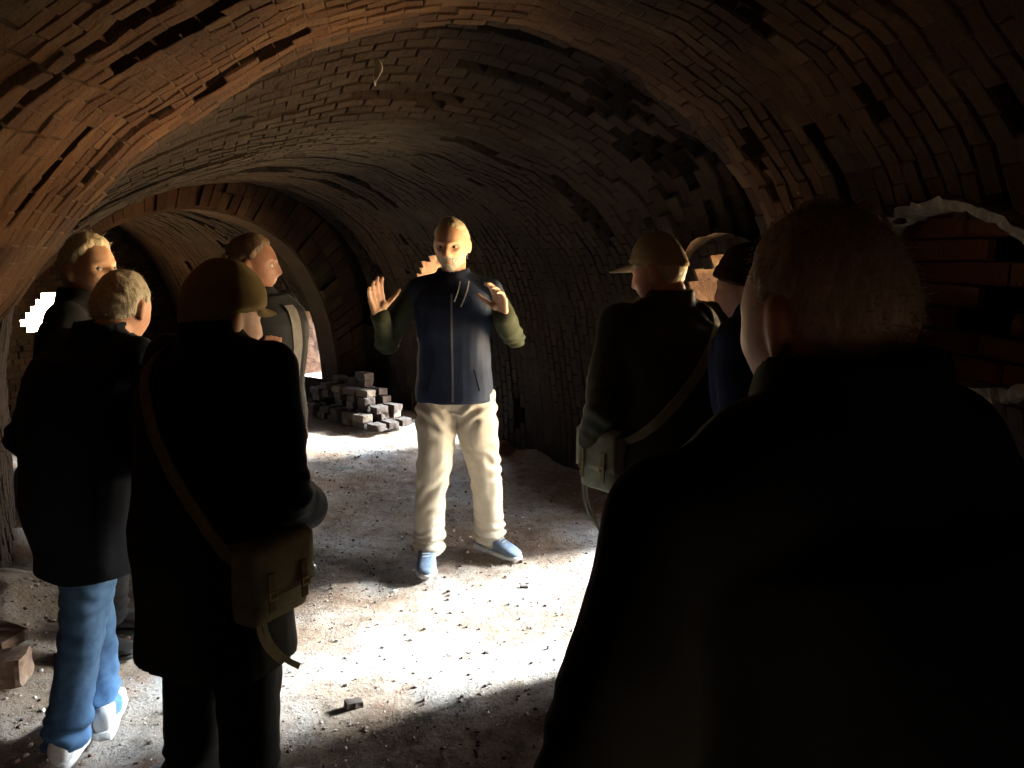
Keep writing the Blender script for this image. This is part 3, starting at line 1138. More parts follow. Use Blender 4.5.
    def jacket(s, name, mat, hem, pad=.035, collar=.045, voxel=.008, sleeves=True, belly=1.0, flare=1.0, amp=1.0, cuff=0.0, sl=1.0, arm_k=1.0, collar_r=.082, collar_tilt=0.0, extra=None, smooth=3):
        b = Blob(); k = s.k
        tor = s.torso(pad, z0=hem, belly=belly, flare=flare)
        b.loft(tor, sq=2.25)
        tb = Blob(); tb.loft(tor, sq=2.25)
        V, F = tb.raw()
        s.tbvh = BVHTree.FromPolygons([tuple(v) for v in V], F)
        for q in 'RL':
            A = s.arms[q]; sj = s.shj[q]
            b.cap(s.neck * .45 + s.sh * .55 + np.array([0, -.01, .0]), sj + np.array([0, 0, .0]), .055 * k + pad * .5, .058 * k + pad * .35)
            if sleeves:
                wr = A['wr'] + (A['el'] - A['wr']) * (.06 + cuff)
                r = pad * .55
                b.chain([sj, lerp(sj, A['el'], .5), A['el'], lerp(A['el'], wr, .5), wr], [(.058 * k + r) * arm_k, (.054 * k + r) * arm_k, (.049 * k + r) * arm_k, (.043 * k + r) * arm_k, .042 * k + r])
            else:
                b.ell(sj + (A['el'] - sj) * .10, np.array([.062, .066, .070]) * k)
        if collar:
            V, F = [], []; n = 32
            ax = s.hc + s.hr @ np.array([0, -.03, -.10]) - s.neck
            c0 = s.neck + np.array([0, -.008, -.035]); c1 = c0 + np.array([ax[0] * .5, ax[1] * .45 + collar_tilt, .035 + collar])
            rows = [(c0, collar_r + .028, 0), (lerp(c0, c1, .5), collar_r + .012, 0), (c1, collar_r, 0), (c1 + np.array([0, 0, .004]), collar_r - .006, 0), (c1 + np.array([0, 0, -.02]), collar_r - .014, 0), (c0, collar_r - .02, 0)]
            for (c, r, _) in rows:
                for j in range(n):
                    t = 2 * PI * j / n
                    dip = -.022 * max(0, math.sin(t)) ** 2 * (collar / .045)
                    V.append((c[0] + r * math.cos(t), c[1] + r * 1.02 * math.sin(t), c[2] + dip))
            m = len(rows)
            for i in range(m):
                for j in range(n):
                    a = i * n + j; bb = i * n + (j + 1) % n; c2 = ((i + 1) % m) * n + (j + 1) % n; d = ((i + 1) % m) * n + j
                    F.append((a, bb, c2, d))
            b.add(V, F)
        if extra: extra(b)
        el = [s.arms[q]['el'] for q in 'RL']
        def fold(P, N):
            d = np.zeros(len(P))
            for e in el:
                r = np.linalg.norm(P - e, axis=1)
                w = np.exp(-(r / .11) ** 2)
                d += w * .0045 * np.sin(P[:, 2] * 120 + 40 * P[:, 0] + 5 * vnoise(P, 9, 3))
            # drag folds across the back and flanks
            u = P[:, 2] * 34 + 22 * np.abs(P[:, 0]) + 2.2 * vnoise(P, 5, 8)
            d += .0036 * amp * np.sin(u) * smooth01((vnoise(P, 3.2, 12) + .35) / .6)
            return d
        return b.build(name, mat, s.root, voxel, smooth, [((7, 7, 4), .009 * amp, 21), ((17, 17, 9), .0045 * amp, 22)], fold)

    def trousers(s, mat, pad=.022, top=None, voxel=.008, amp=1.0, bottom=None, width=1.0, name='trousers', seed=50):
        b = Blob(); k = s.k
        top = top if top is not None else s.pel[2] + .10 * s.H / 1.75
        b.loft([(np.array([s.pel[0], s.pel[1], z]), (.155 * k * s.girth + pad * .7) * w, (.113 * k * s.girth + pad * .6) * w) for z, w in ((s.pel[2] - .125 * k, .80), (s.pel[2] - .09 * k, .95), (s.pel[2] - .03, 1.0), (s.pel[2] + .05, .99), (top, .94))], sq=2.3)
        for q in 'RL':
            hp, kn, an = s.hip[q], s.knee[q], s.ank[q].copy()
            an[2] = .055 if bottom is None else bottom
            an[1] -= .012
            secs = []
            for t, r in ((0.0, .092), (.22, .086), (.45, .072), (.52, .069), (.75, .063), (.93, .062), (1.0, .064)):
                c = lerp(hp, kn, t / .5) if t < .5 else lerp(kn, an, (t - .5) / .5)
                secs.append((c, (r * k * width + pad * .45), (r * k * width + pad * .45) * 1.06))
            b.loft(secs[::-1], n=24)
        kn = [s.knee[q] for q in 'RL']; an = [s.ank[q] for q in 'RL']; zc = s.pel[2] - .12
        def fold(P, N):
            d = np.zeros(len(P))
            for e in kn:
                r = np.linalg.norm((P - e) * np.array([1, 1, .75]), axis=1)
                d += np.exp(-(r / .12) ** 2) * .0060 * np.sin(P[:, 2] * 75 + 45 * (P[:, 0] - e[0]) * np.sign(e[0]) + 5 * vnoise(P, 9, 3)) * smooth01((vnoise(P, 6, 14) + .5) / .7)
            for e in an:
                w = np.exp(-((P[:, 2] - e[2] - .03) / .07) ** 2)
                d += .5 * w * .007 * np.sin(P[:, 2] * 115 + 5 * vnoise(P, 10, 4))
            w = np.exp(-((P[:, 2] - zc) / .09) ** 2)
            d += w * .0045 * np.sin(60 * P[:, 2] - 60 * np.abs(P[:, 0]) + 4 * vnoise(P, 8, 7))
            # long soft creases down the leg
            d += 0
            return d * amp
        return b.build(name, mat, s.root, voxel, 2, [((9, 9, 3.5), .011 * amp, seed), ((22, 22, 8), .004 * amp, seed + 1)], fold)

    def shoes(s, mat, sole, sc=1.0, label=None):
        for q in 'RL':
            wp = s.loc
            shoe(s.root, s.ank[q], s.feet[q][2], mat, sole, sc, 0.0, label)

    def hair(s, mat, line=0.0, off=.010, bald=None, strands=0, nap=-.62, slope=.72, recede=.25, seed=5, slen=.012, noise=None, name='hair'):
        def mask(D):
            x, y, z = D.T
            m = z - (line - .05 + slope * y + recede * np.clip(y, 0, 1) * (1 + .5 * np.abs(x)))
            m = np.minimum(m, z - nap)
            # ear notch
            ear = 1 - np.sqrt(((y + .10) / .20) ** 2 + ((z + .06) / .25) ** 2)
            m = np.where(np.abs(x) > .6, np.minimum(m, -ear * .6), m)
            if bald is not None: m = np.minimum(m, bald(D))
            return m
        return shell(name, mat, s.root, s.hc, s.hr, s.hs, mask, off, noise or [(70, .003, 3), (24, .004, 4)], .34, strands, seed, slen, s.nose, s.jaw, jag=.07)

    def beard(s, mat, off=.011, full=True, strands=0):
        def mask(D):
            x, y, z = D.T
            pz = .119 * z; px = .077 * x
            m = np.minimum(-.30 - z + .12 * (1 - y), y + .15)
            lips = 1 - np.sqrt((px / .017) ** 2 + ((pz + .066) / .0065) ** 2)
            m = np.minimum(m, -lips * .25)
            must = .40 - np.sqrt((px / .032) ** 2 + ((pz + .050) / .010) ** 2) * .4
            m = np.where(y > .3, np.maximum(m, must * .5), m)
            return m
        return shell('beard', mat, s.root, s.hc, s.hr, s.hs, mask, lambda D: off * (.7 + .9 * np.clip(-D[:, 2] - .5, 0, 1)), [(90, .004, 3), (35, .004, 4)], .16, strands, 8, .010, s.nose, s.jaw, jag=.03)

    def cap(s, mat, rim=.24, tilt=.22, crown=.022, visor=.075, button=True, vis_w=1.0, vis_mat=None, vis_label=None, deep=0.0, vdrop=.10):
        """peaked cloth cap with visor, button and band"""
        def mask(D):
            return D[:, 2] - (rim + tilt * D[:, 1] - deep * np.clip(-D[:, 1], 0, 1))
        def off(D):
            return .012 + crown * np.clip(D[:, 2], 0, 1) ** 1.2 - .010 * np.clip(D[:, 2] - .75, 0, 1) * 2
        def bf(Q, D, t):
            seam = np.abs(np.sin(3 * np.arctan2(D[:, 1], D[:, 0])))
            return Q * (1 - .006 * (seam < .06)[:, None] * (D[:, 2] > .3)[:, None])
        c = shell('cap', mat, s.root, s.hc, s.hr, s.hs, mask, off, [(26, .004, 2), (11, .009, 5)], .05, nose=s.nose, jaw=s.jaw, bump_fn=bf)
        # band
        V, F = [], []; n = 72
        for k in range(n):
            t = 2 * PI * k / n
            for lift, o in ((.0, .0135), (.016, .0145)):
                z = rim + .02
                for _ in range(4):
                    q = math.sqrt(max(1 - z * z, 0)); y = q * math.sin(t); z = rim + .03 + tilt * y - deep * max(-y, 0)
                D = np.array([[q * math.cos(t), q * math.sin(t), z]])
                P = head_pts(D, s.hs, s.nose, s.jaw)[0]; N = P / np.linalg.norm(P)
                V.append(P + N * (o + .001) + np.array([0, 0, lift]))
        for k in range(n):
            a = 2 * k; b2 = 2 * ((k + 1) % n)
            F.append((a, b2, b2 + 1, a + 1))
        mesh_obj('band', np.array(V) @ s.hr.T + s.hc, F, mat, c, smooth=True)
        if visor:
            V, F = [], []; n = 25; m = 9
            base = []
            for k in range(n):
                t = PI / 2 + (k / (n - 1) - .5) * 2.05 * vis_w
                z = rim
                for _ in range(4):
                    q = math.sqrt(max(1 - z * z, 0)); y = q * math.sin(t); z = rim + .02 + tilt * y
                D = np.array([[q * math.cos(t), q * math.sin(t), z]])
                P = head_pts(D, s.hs, s.nose, s.jaw)[0]
                base.append(P * (1 + .10))
            for layer in (0, 1):
                for k in range(n):
                    u = (k / (n - 1) - .5) * 2
                    for j in range(m):
                        f = j / (m - 1)
                        ext = visor * math.sqrt(max(1 - abs(u) ** 2.6, 0)) * f
                        P = base[k] + np.array([u * .012 * f, ext, -ext * vdrop * 2.4 - .016 * u * u * f])
                        V.append(P + np.array([0, 0, -.0035 * layer]))
            o = n * m
            for k in range(n - 1):
                for j in range(m - 1):
                    a = k * m + j
                    F.append((a, a + m, a + m + 1, a + 1)); F.append((o + a, o + a + 1, o + a + m + 1, o + a + m))
            for k in range(n - 1):
                a = k * m + m - 1; F.append((a, a + m, o + a + m, o + a))
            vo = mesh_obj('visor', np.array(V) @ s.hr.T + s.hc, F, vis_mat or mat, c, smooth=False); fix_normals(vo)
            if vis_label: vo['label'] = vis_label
        if button:
            P = head_pts(np.array([[0, -.05, 1.0]]), s.hs)[0] + np.array([0, 0, .012 + crown])
            V, F = sphere_dirs(8, 12)
            mesh_obj('button', (V * np.array([.008, .008, .005]) + P) @ s.hr.T + s.hc, F, mat, c, smooth=True)
        return c

    def beanie(s, mat):
        mask = lambda D: D[:, 2] - (.06 + .30 * D[:, 1])
        off = lambda D: .011 + .016 * np.clip(D[:, 2], 0, 1) ** 2
        def rib(Q, D, t):
            a = np.arctan2(D[:, 1], D[:, 0])
            return Q * (1 + .012 * t * np.sin(a * 46))[:, None]
        c = shell('beanie', mat, s.root, s.hc, s.hr, s.hs, mask, off, [(30, .003, 2)], .05, nose=s.nose, jaw=s.jaw, bump_fn=rib)
        mask2 = lambda D: np.minimum(D[:, 2] - (.03 + .30 * D[:, 1]), (.40 + .30 * D[:, 1]) - D[:, 2])
        q = shell('cuff', mat, s.root, s.hc, s.hr, s.hs, mask2, .020, [(30, .002, 3)], .05, nose=s.nose, jaw=s.jaw, bump_fn=rib)
        q.parent = c
        return c

    # -- bag strap running round the torso ---------------------------
    def strap_path(s, p_sh, p_hip, off=.012, n=72):
        """closed loop in the plane through a shoulder point and a hip point, laid on the coat"""
        a = np.array(p_sh); b = np.array(p_hip); c = (a + b) / 2
        c[0] = (a[0] + b[0]) / 2
        u = a - b; u /= np.linalg.norm(u)
        v = np.cross(u, np.array([1.0, 0, 0])); v = np.array([0, 1.0, 0]) - u * u[1]; v /= np.linalg.norm(v)
        out = []
        for k in range(n):
            t = 2 * PI * k / n
            d = u * math.cos(t) + v * math.sin(t)
            h = s.tbvh.ray_cast(Vector(c + d * .9), Vector(-d))
            if h[0] is None: continue
            out.append(np.array(h[0]) + d * off)
        return np.array(out), u, v


def strip_mesh(name, P, width, nrm, mat, parent, thick=.004, closed=True):
    """flat strap along P; nrm = per-point outward normals"""
    n = len(P); V, F = [], []
    for i in range(n):
        a = P[(i - 1) % n] if closed or i else P[i]; b = P[(i + 1) % n] if closed or i < n - 1 else P[i]
        t = b - a; t /= max(np.linalg.norm(t), 1e-9)
        N = nrm[i] - t * (nrm[i] @ t); N /= max(np.linalg.norm(N), 1e-9)
        w = np.cross(t, N)
        for (sw, sn) in ((-1, 1), (1, 1), (1, -1), (-1, -1)):
            V.append(P[i] + w * sw * width / 2 + N * sn * thick / 2)
    m = n if closed else n - 1
    for i in range(m):
        j = (i + 1) % n
        for k in range(4):
            F.append((i * 4 + k, j * 4 + k, j * 4 + (k + 1) % 4, i * 4 + (k + 1) % 4))
    if not closed:
        F.append((0, 1, 2, 3)); o = (n - 1) * 4; F.append((o + 3, o + 2, o + 1, o))
    o = mesh_obj(name, V, F, mat, parent, smooth=False); fix_normals(o)
    return o


def rbox(b, c, size, r, R=None):
    """rounded box as a closed shape"""
    D = SD16
    q = np.sign(np.round(D, 6)) * (np.array(size) / 2 - r) + D * r
    if R is not None: q = q @ np.asarray(R).T
    b.add(q + np.array(c), SF16)


def rbox_mesh(name, c, size, r, R, mat, parent, bulge=0.0, seed=1, noise=.003):
    bm = bmesh.new()
    bmesh.ops.create_cube(bm, size=1.0)
    for v in bm.verts: v.co = Vector((v.co.x * size[0], v.co.y * size[1], v.co.z * size[2]))
    bmesh.ops.bevel(bm, geom=list(bm.edges), offset=r, segments=3, profile=.5, affect='EDGES')
    bmesh.ops.subdivide_edges(bm, edges=[e for e in bm.edges if e.calc_length() > min(size) * .4], cuts=4, use_grid_fill=True)
    V = np.array([v.co[:] for v in bm.verts])
    F = [[v.index for v in f.verts] for f in bm.faces]
    bm.free()
    u = V / (np.array(size) / 2)
    V[:, 1] *= 1 + bulge * (1 - u[:, 0] ** 2) * (1 - u[:, 2] ** 2)
    V = V + np.stack([vnoise(V + seed, 16, 3 + i) for i in range(3)], -1) * noise
    V = V @ np.asarray(R).T + np.array(c)
    o = mesh_obj(name, V, F, mat, parent, smooth=True); fix_normals(o)
    return o


SK = skin_mat('weathered_skin', (.40, .22, .135), (.52, .31, .20))
SK2 = skin_mat('ruddy_skin', (.38, .18, .11), (.48, .26, .17))
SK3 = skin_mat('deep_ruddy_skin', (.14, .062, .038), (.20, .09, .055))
EYEW = plain('eye_white', (.30, .26, .22), .35)
IRIS = plain('dark_iris', (.03, .02, .015), .2)
GREY = hair_mat('grey_hair', (.24, .20, .14), (.46, .41, .31))
PALE = hair_mat('pale_grey_hair', (.34, .28, .17), (.55, .48, .33))
WHITEB = hair_mat('white_beard', (.26, .235, .20), (.48, .44, .39))
BROWN = hair_mat('brown_hair', (.045, .028, .016), (.11, .07, .042))
CROP = hair_mat('cropped_greying_hair', (.21, .145, .095), (.40, .30, .21))
BLACK = fabric('black_wool', (.0035, .0036, .0042), (.008, .008, .009))
NAVY = fabric('navy_jacket_cloth', (.005, .007, .012), (.009, .012, .021))
BLUEJ = fabric('blue_quilted_cloth', (.010, .016, .040), (.018, .028, .065))
VEST = fabric('navy_vest_cloth', (.010, .016, .032), (.020, .030, .056), 12, .7)
OLIVE = fabric('dark_olive_knit', (.020, .024, .013), (.036, .042, .024))
GREEN = fabric('dark_green_waxed_cloth', (.016, .019, .010), (.030, .033, .019), 9, .75)
KHAKI = fabric('khaki_cotton', (.38, .335, .26), (.48, .43, .345), 14)
JEAN = fabric('blue_denim', (.045, .10, .21), (.08, .165, .31), 30, .9, 500)
DARKT = fabric('charcoal_trousers', (.006, .006, .0065), (.012, .012, .0125))
SHOE = fabric('blue_grey_mesh', (.10, .13, .17), (.16, .20, .26), 60)
WSHOE = plain('white_shoe_leather', (.62, .62, .62), .5)
BSHOE = plain('black_shoe_leather', (.012, .011, .010), .4)
SOLE = plain('pale_rubber_sole', (.55, .55, .54), .6)
DSOLE = plain('dark_rubber_sole', (.02, .02, .02), .7)
CAPM = fabric('olive_cap_cotton', (.16, .115, .042), (.225, .168, .068), 14)
CAPB = fabric('beige_cap_cotton', (.20, .16, .085), (.29, .235, .13), 14)
BEAN = fabric('maroon_knit', (.030, .013, .010), (.055, .024, .018), 30)
CANVAS = fabric('khaki_canvas', (.135, .125, .075), (.215, .20, .125), 20)
WEB = fabric('olive_webbing', (.10, .08, .042), (.155, .128, .07), 60)
CANVG = fabric('grey_green_canvas', (.16, .17, .125), (.25, .26, .20), 20)
METAL = plain('dull_brass', (.35, .27, .12), .4, .9)
ZIP = plain('zip_metal', (.30, .31, .33), .4, .8)
SHIRT = fabric('grey_shirt_cotton', (.06, .056, .052), (.10, .095, .088), 20)


def on_front(o, x0, zs, lift=.003, win=.014, sign=1):
    """points lying on the front (or back) surface of garment o at x0 for each height"""
    n = len(o.data.vertices); P = np.zeros(n * 3); o.data.vertices.foreach_get('co', P); P = P.reshape(-1, 3)
    out = []
    for z in zs:
        xx = x0(z) if callable(x0) else x0
        m = (np.abs(P[:, 0] - xx) < win) & (np.abs(P[:, 2] - z) < win)
        if m.any():
            y = (P[m, 1] * sign).max() * sign
            out.append(np.array([xx, y + sign * lift, z]))
    return out


# ---- the speaker ---------------------------------------------------
f = Fig('bearded person facing the group with both hands raised, in navy vest and khaki trousers', (-.29, 4.0, 0), (0, -1), H=1.76, lean=.02, head_f=.015, yaw=-.16, pitch=.16, hs=1.07,
        headpos=(.005, .035, 1.63), shw=.180, shz=.805,
        feet={'R': (.150, .045, 4, .03), 'L': (-.165, -.13, 48, .02)},
        arms={'R': dict(el=(.343, .0, 1.149), wr=(.338, .195, 1.300), D=(.02, .06, .165), N=(-.62, .78, -.2), T=(-1, -.5, 0), curl=.50, thumb=.95, spread=.07, s=1.06),
              'L': dict(el=(-.300, .0, 1.175), wr=(-.243, .195, 1.300), D=(.02, .06, .15), N=(.66, .74, -.2), T=(1, -.5, 0), curl=.85, thumb=.95, spread=.06, s=1.06)})
f.body(SK, voxel=.0045, nose=1.15)
f.eyes(EYEW, IRIS)
f.hair(GREY, line=.10, off=.008, recede=.18, strands=500, seed=3, slen=.010)
f.beard(WHITEB, .006, strands=700)
f.jacket('sweater', OLIVE, .90, pad=.014, collar=.02, voxel=.0075, collar_r=.066, cuff=.02)
v = f.jacket('vest', VEST, .855, pad=.026, collar=.040, voxel=.0065, sleeves=False, collar_r=.076, flare=1.02)
zp = on_front(v, .0, np.arange(.87, 1.40, .015))
strip_mesh('zipper', zp, .009, [np.array([0, 1., 0])] * len(zp), ZIP, v, .004, closed=False)
for sx in (-1, 1):
    pz = on_front(v, lambda z: sx * (.105 + (1.02 - z) * .25), np.arange(.92, 1.03, .012))
    strip_mesh('pocket_zip', pz, .007, [np.array([0, 1., 0])] * len(pz), BLACK, v, .004, closed=False)
for x0, x1, z1 in ((-.040, -.012, 1.355), (-.082, -.045, 1.335)):
    pc = on_front(v, lambda z: x0 + (x1 - x0) * ((1.455 - z) / (1.455 - z1)) ** 1.6, np.arange(1.455, z1, -.012), win=.012)
    strip_mesh('drawcord', pc, .0055, [np.array([0, 1., 0])] * len(pc), SOLE, v, .004, closed=False)
f.trousers(KHAKI, pad=.026, voxel=.0075, amp=1.6, width=1.0)
f.shoes(SHOE, SOLE, 1.08)

# ---- man in dark jacket and jeans ----------------------------------
f = Fig('person in dark navy coat and blue jeans with bowed grey head, back turned', (-1.36, 2.45, 0), (.55, .85), H=1.60, lean=.08, side=.02, headpos=(.045, .15, 1.41), pitch=.36, yaw=.42, hs=1.0, girth=1.38,
        shw=.205, shz=.80, feet={'R': (.02, -.13, 40, .03), 'L': (-.035, .03, 52, .05)},
        arms={'R': dict(el=(.255, .08, .98), wr=(.17, .23, .86), D=(-.3, .6, -.5), N=(-1, 0, 0), T=(0, .5, 1), curl=.9, thumb=.3),
              'L': dict(el=(-.315, -.01, .98), wr=(-.26, .10, .80), D=(0, .35, -.9), N=(1, 0, 0), T=(0, 1, .3), curl=.8, thumb=.3)})
f.body(SK2)
f.hair(GREY, line=-.05, off=.010, recede=.2, strands=1200, seed=11, nap=-.70)
f.jacket('coat', NAVY, .585, pad=.040, collar=.045, flare=.72)
f.trousers(JEAN, pad=.024, amp=1.2, width=.92, seed=61)
f.shoes(WSHOE, SOLE, 1.0)

# ---- man in olive cap ----------------------------------------------
f = Fig('person in olive cap and long dark coat with a bag on the hip, back turned', (-.83, 2.10, 0), (.42, .90), H=1.63, lean=.06, side=.01, headpos=(.005, .09, 1.405), pitch=.12, yaw=-.22, hs=1.09, girth=1.16,
        shw=.185, shz=.795, feet={'R': (.105, .0, -12, .02), 'L': (-.115, .0, 10, .02)},
        arms={'R': dict(el=(.275, -.02, .97), wr=(.19, .17, .88), D=(-.5, .7, -.2), N=(-.3, -.3, -1), T=(0, .5, 1), curl=.9, thumb=.3),
              'L': dict(el=(-.215, .06, .98), wr=(-.15, .22, .90), D=(.5, .7, -.2), N=(0, -.3, -1), T=(0, .5, 1), curl=.9, thumb=.3)})
f.body(SK2)
f.hair(GREY, line=-.05, off=.006, recede=.2, seed=12, nap=-.66)
f.cap(CAPM, rim=.16, tilt=.14, crown=.030, visor=.048, deep=.16)
j = f.jacket('coat', BLACK, .48, pad=.050, collar=.060, flare=1.05)
f.trousers(DARKT, pad=.030, width=1.12, seed=71)
f.shoes(BSHOE, DSOLE, 1.0)
CAPMAN = f


def shoulder_bag(f, label, canvas, web, p_sh, p_hip, bagc, yaw, size, tassel=True):
    P, u, v = f.strap_path(p_sh, p_hip, .016)
    root = empty('shoulder_bag', f.root.location, f.root.rotation_euler.z)
    tag(root, label, 'bag')
    c = (np.array(p_sh) + np.array(p_hip)) / 2
    strip_mesh('strap', P, .040, [p - c for p in P], web, root, .005)
    R = np.array(Matrix.Rotation(yaw, 3, 'Z'))
    w, d, h = size
    body = rbox_mesh('bag_body', bagc, (w, d, h), .022, R, canvas, root, .35, 2, .006)
    # flap: bent sheet over the top and outer face
    V, F = [], []; n, m = 12, 12
    for layer in (0, .004):
        for i in range(n):
            x = (i / (n - 1) - .5) * (w + .012)
            for k in range(m):
                t = k / (m - 1)
                if t < .35: y = -d / 2 + d * (t / .35); z = h / 2 + .006 - .004 * math.cos(t / .35 * PI)
                else: y = d / 2 * (1 + .30 * math.sin((t - .35) / .65 * PI * .6) * (1 - (2 * x / w) ** 2 * .8)) + .006; z = h / 2 - (t - .35) / .65 * h * .62
                V.append(np.array([x, y + layer * (1 if t >= .35 else 0), z + layer * (1 if t < .35 else 0)]) @ R.T + np.array(bagc))
    o = n * m
    for i in range(n - 1):
        for k in range(m - 1):
            a = i * m + k
            F.append((a, a + m, a + m + 1, a + 1)); F.append((o + a, o + a + 1, o + a + m + 1, o + a + m))
    for k in range(m - 1):
        F.append((k, k + 1, o + k + 1, o + k)); a = (n - 1) * m + k; F.append((a, o + a, o + a + 1, a + 1))
    for i in range(n - 1):
        a = i * m + m - 1; F.append((a, a + m, o + a + m, o + a))
    fl = mesh_obj('flap', V, F, canvas, root, smooth=True); fix_normals(fl)
    for sx in (-.28, .28):
        pts = [np.array([sx * w, d / 2 * 1.30 + .012, h / 2 - h * q]) @ R.T + np.array(bagc) for q in (.30, .42, .54, .66, .78)]
        nn = np.array([0, 1.0, 0]) @ R.T
        cs = strip_mesh('closing_strap', pts, .020, [nn] * 5, web, fl, .004, closed=False)
        V, F = [], []
        bc = np.array([sx * w, d / 2 * 1.30 + .016, h / 2 - h * .58])
        ring = [(-.014, -.011), (.014, -.011), (.014, .011), (-.014, .011)]
        for (px, pz) in ring: V.append((bc + np.array([px, 0, pz])) @ R.T + np.array(bagc))
        for (px, pz) in ring: V.append((bc + np.array([px * .65, 0, pz * .6])) @ R.T + np.array(bagc))
        for (px, pz) in ring: V.append((bc + np.array([px, .004, pz])) @ R.T + np.array(bagc))
        for (px, pz) in ring: V.append((bc + np.array([px * .65, .004, pz * .6])) @ R.T + np.array(bagc))
        for k in range(4):
            q = (k + 1) % 4
            F += [(k, q, 4 + q, 4 + k), (8 + k, 12 + k, 12 + q, 8 + q), (k, 8 + k, 8 + q, q), (4 + k, 4 + q, 12 + q, 12 + k)]
        bk = mesh_obj('buckle', V, F, METAL, fl); fix_normals(bk)
    if tassel:
        b0 = np.array([w * .30, d * .45, -h / 2 + .01])
        for q, (dx, L) in enumerate(((0.0, .16), (.018, .12))):
            pts = [(b0 + np.array([dx - .10 * t * t * (1 - q * .4), .012 * t, -L * t])) @ R.T + np.array(bagc) for t in np.linspace(0, 1, 8)]
            strip_mesh('loose_strap', pts, .016, [np.array([0, 1.0, 0]) @ R.T] * 8, canvas, root, .004, closed=False)
    return root


shoulder_bag(f, 'khaki canvas shoulder bag hanging at the hip of the person in the olive cap', CANVAS, WEB, (-.12, .03, 1.34), (.215, .0, .80), (.235, -.03, .755), -PI / 2 - .1, (.20, .085, .21))

# ---- man at the left wall in profile -------------------------------
f = Fig('person standing by the left wall in profile, only pale-haired head and dark shoulder showing', (-1.70, 3.08, 0), (1, .10), H=1.655, lean=.05, headpos=(.0, .085, 1.525), pitch=-.02, yaw=-.42, hs=1.06, girth=.98, shw=.165,
        feet={'R': (.10, .0, -8), 'L': (-.10, .02, 8)})
f.body(SK, nose=1.15)
f.eyes(EYEW, IRIS)
f.hair(PALE, line=-.04, off=.016, recede=.30, strands=1200, seed=13, nap=-.75, slen=.018)
f.jacket('jacket', BLACK, .72, pad=.045, collar=.05)
f.trousers(DARKT, pad=.028, seed=81)
f.shoes(BSHOE, DSOLE)

# ---- man behind the olive cap, in profile --------------------------
f = Fig('dark-haired person in profile behind the olive cap, one hand held to the chest', (-1.155, 3.62, 0), (.95, -.20), H=1.665, lean=.03, headpos=(.01, -.005, 1.535), pitch=.02, yaw=.40, hs=1.10, girth=1.32, shw=.18,
        feet={'R': (.09, -.05, 50), 'L': (-.09, .0, 60)},
        arms={'R': dict(el=(.29, -.04, 1.03), wr=(.205, .15, 1.155), D=(-.35, .15, .7), N=(-.8, -.6, 0), T=(.3, -.5, .6), curl=1.5, thumb=.4, s=1.05)})
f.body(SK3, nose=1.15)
f.eyes(EYEW, IRIS)
f.hair(BROWN, line=.02, off=.013, recede=.15, strands=900, seed=14, nap=-.60)
j = f.jacket('jacket', BLACK, .78, pad=.034, collar=.04)
f.trousers(DARKT, pad=.024, seed=91)
f.shoes(BSHOE, DSOLE)
# pale shirt front between the open jacket edges
zs = np.arange(1.02, 1.36, .02)
rows = [on_front(j, x, zs, .004) for x in (-.02, .0, .02, .04, .06)]
n = min(len(r) for r in rows)
V = [r[i] for r in rows for i in range(n)]
F = [(a * n + i, (a + 1) * n + i, (a + 1) * n + i + 1, a * n + i + 1) for a in range(4) for i in range(n - 1)]
mesh_obj('shirt_front', V, F, SHIRT, f.root, smooth=True)

# ---- man in beige cap on the right ---------------------------------
f = Fig('person in beige peaked cap and dark green coat standing by the right opening', (.64, 2.95, 0), (-.38, .92), H=1.66, lean=.11, headpos=(-.03, .14, 1.515), pitch=.22, yaw=.55, hs=1.05, girth=1.36,
        shw=.205, shz=.805, feet={'R': (.11, .0, -8), 'L': (-.11, .02, 8)},
        arms={'L': dict(el=(-.31, .04, 1.04), wr=(-.29, .16, .82), D=(.1, .3, -.9), N=(1, -.0, -.0), T=(0, .4, 1), curl=.9, thumb=.3),
              'R': dict(el=(.31, .02, 1.02), wr=(.28, .16, .82), D=(-.1, .3, -.9), N=(-1, -.0, -.0), T=(0, .4, 1), curl=.9, thumb=.3)})
f.body(SK2, nose=1.1)
f.hair(GREY, line=-.05, off=.006, seed=15, nap=-.62)
f.cap(CAPB, rim=.22, tilt=.16, crown=.020, visor=.10, deep=.10, vdrop=.03, vis_mat=fabric('sunlit_visor_cotton', (.58, .50, .36), (.70, .62, .46), 14), vis_label='visor with its sunlit glare painted pale')  # visor colour lifted to hold the sunlight falling on it
j = f.jacket('coat', GREEN, .66, pad=.050, collar=.055, flare=1.05, amp=1.2)
f.trousers(DARKT, pad=.028, seed=101)
f.shoes(BSHOE, DSOLE)
shoulder_bag(f, 'grey-green canvas shoulder bag at the hip of the person in the beige cap', CANVG, CANVAS, (.13, .08, 1.37), (-.25, .04, .93), (-.285, .07, .825), PI / 2 + .25, (.20, .085, .23), tassel=True)

# ---- person in knitted hat -----------------------------------------
f = Fig('person in maroon knitted hat and blue jacket, mostly hidden behind the large foreground head', (.86, 2.60, 0), (-.80, .60), H=1.63, lean=.05, headpos=(.0, .10, 1.475), pitch=.12, yaw=.10, hs=1.0, girth=1.05,
        feet={'R': (.10, .0, -8), 'L': (-.10, .02, 8)})
f.body(SK2)
f.hair(BROWN, line=-.05, off=.006, seed=16, nap=-.5)
f.beanie(BEAN)
f.jacket('jacket', BLUEJ, .78, pad=.045, collar=.05)
f.trousers(DARKT, pad=.026, seed=111)
f.shoes(BSHOE, DSOLE)

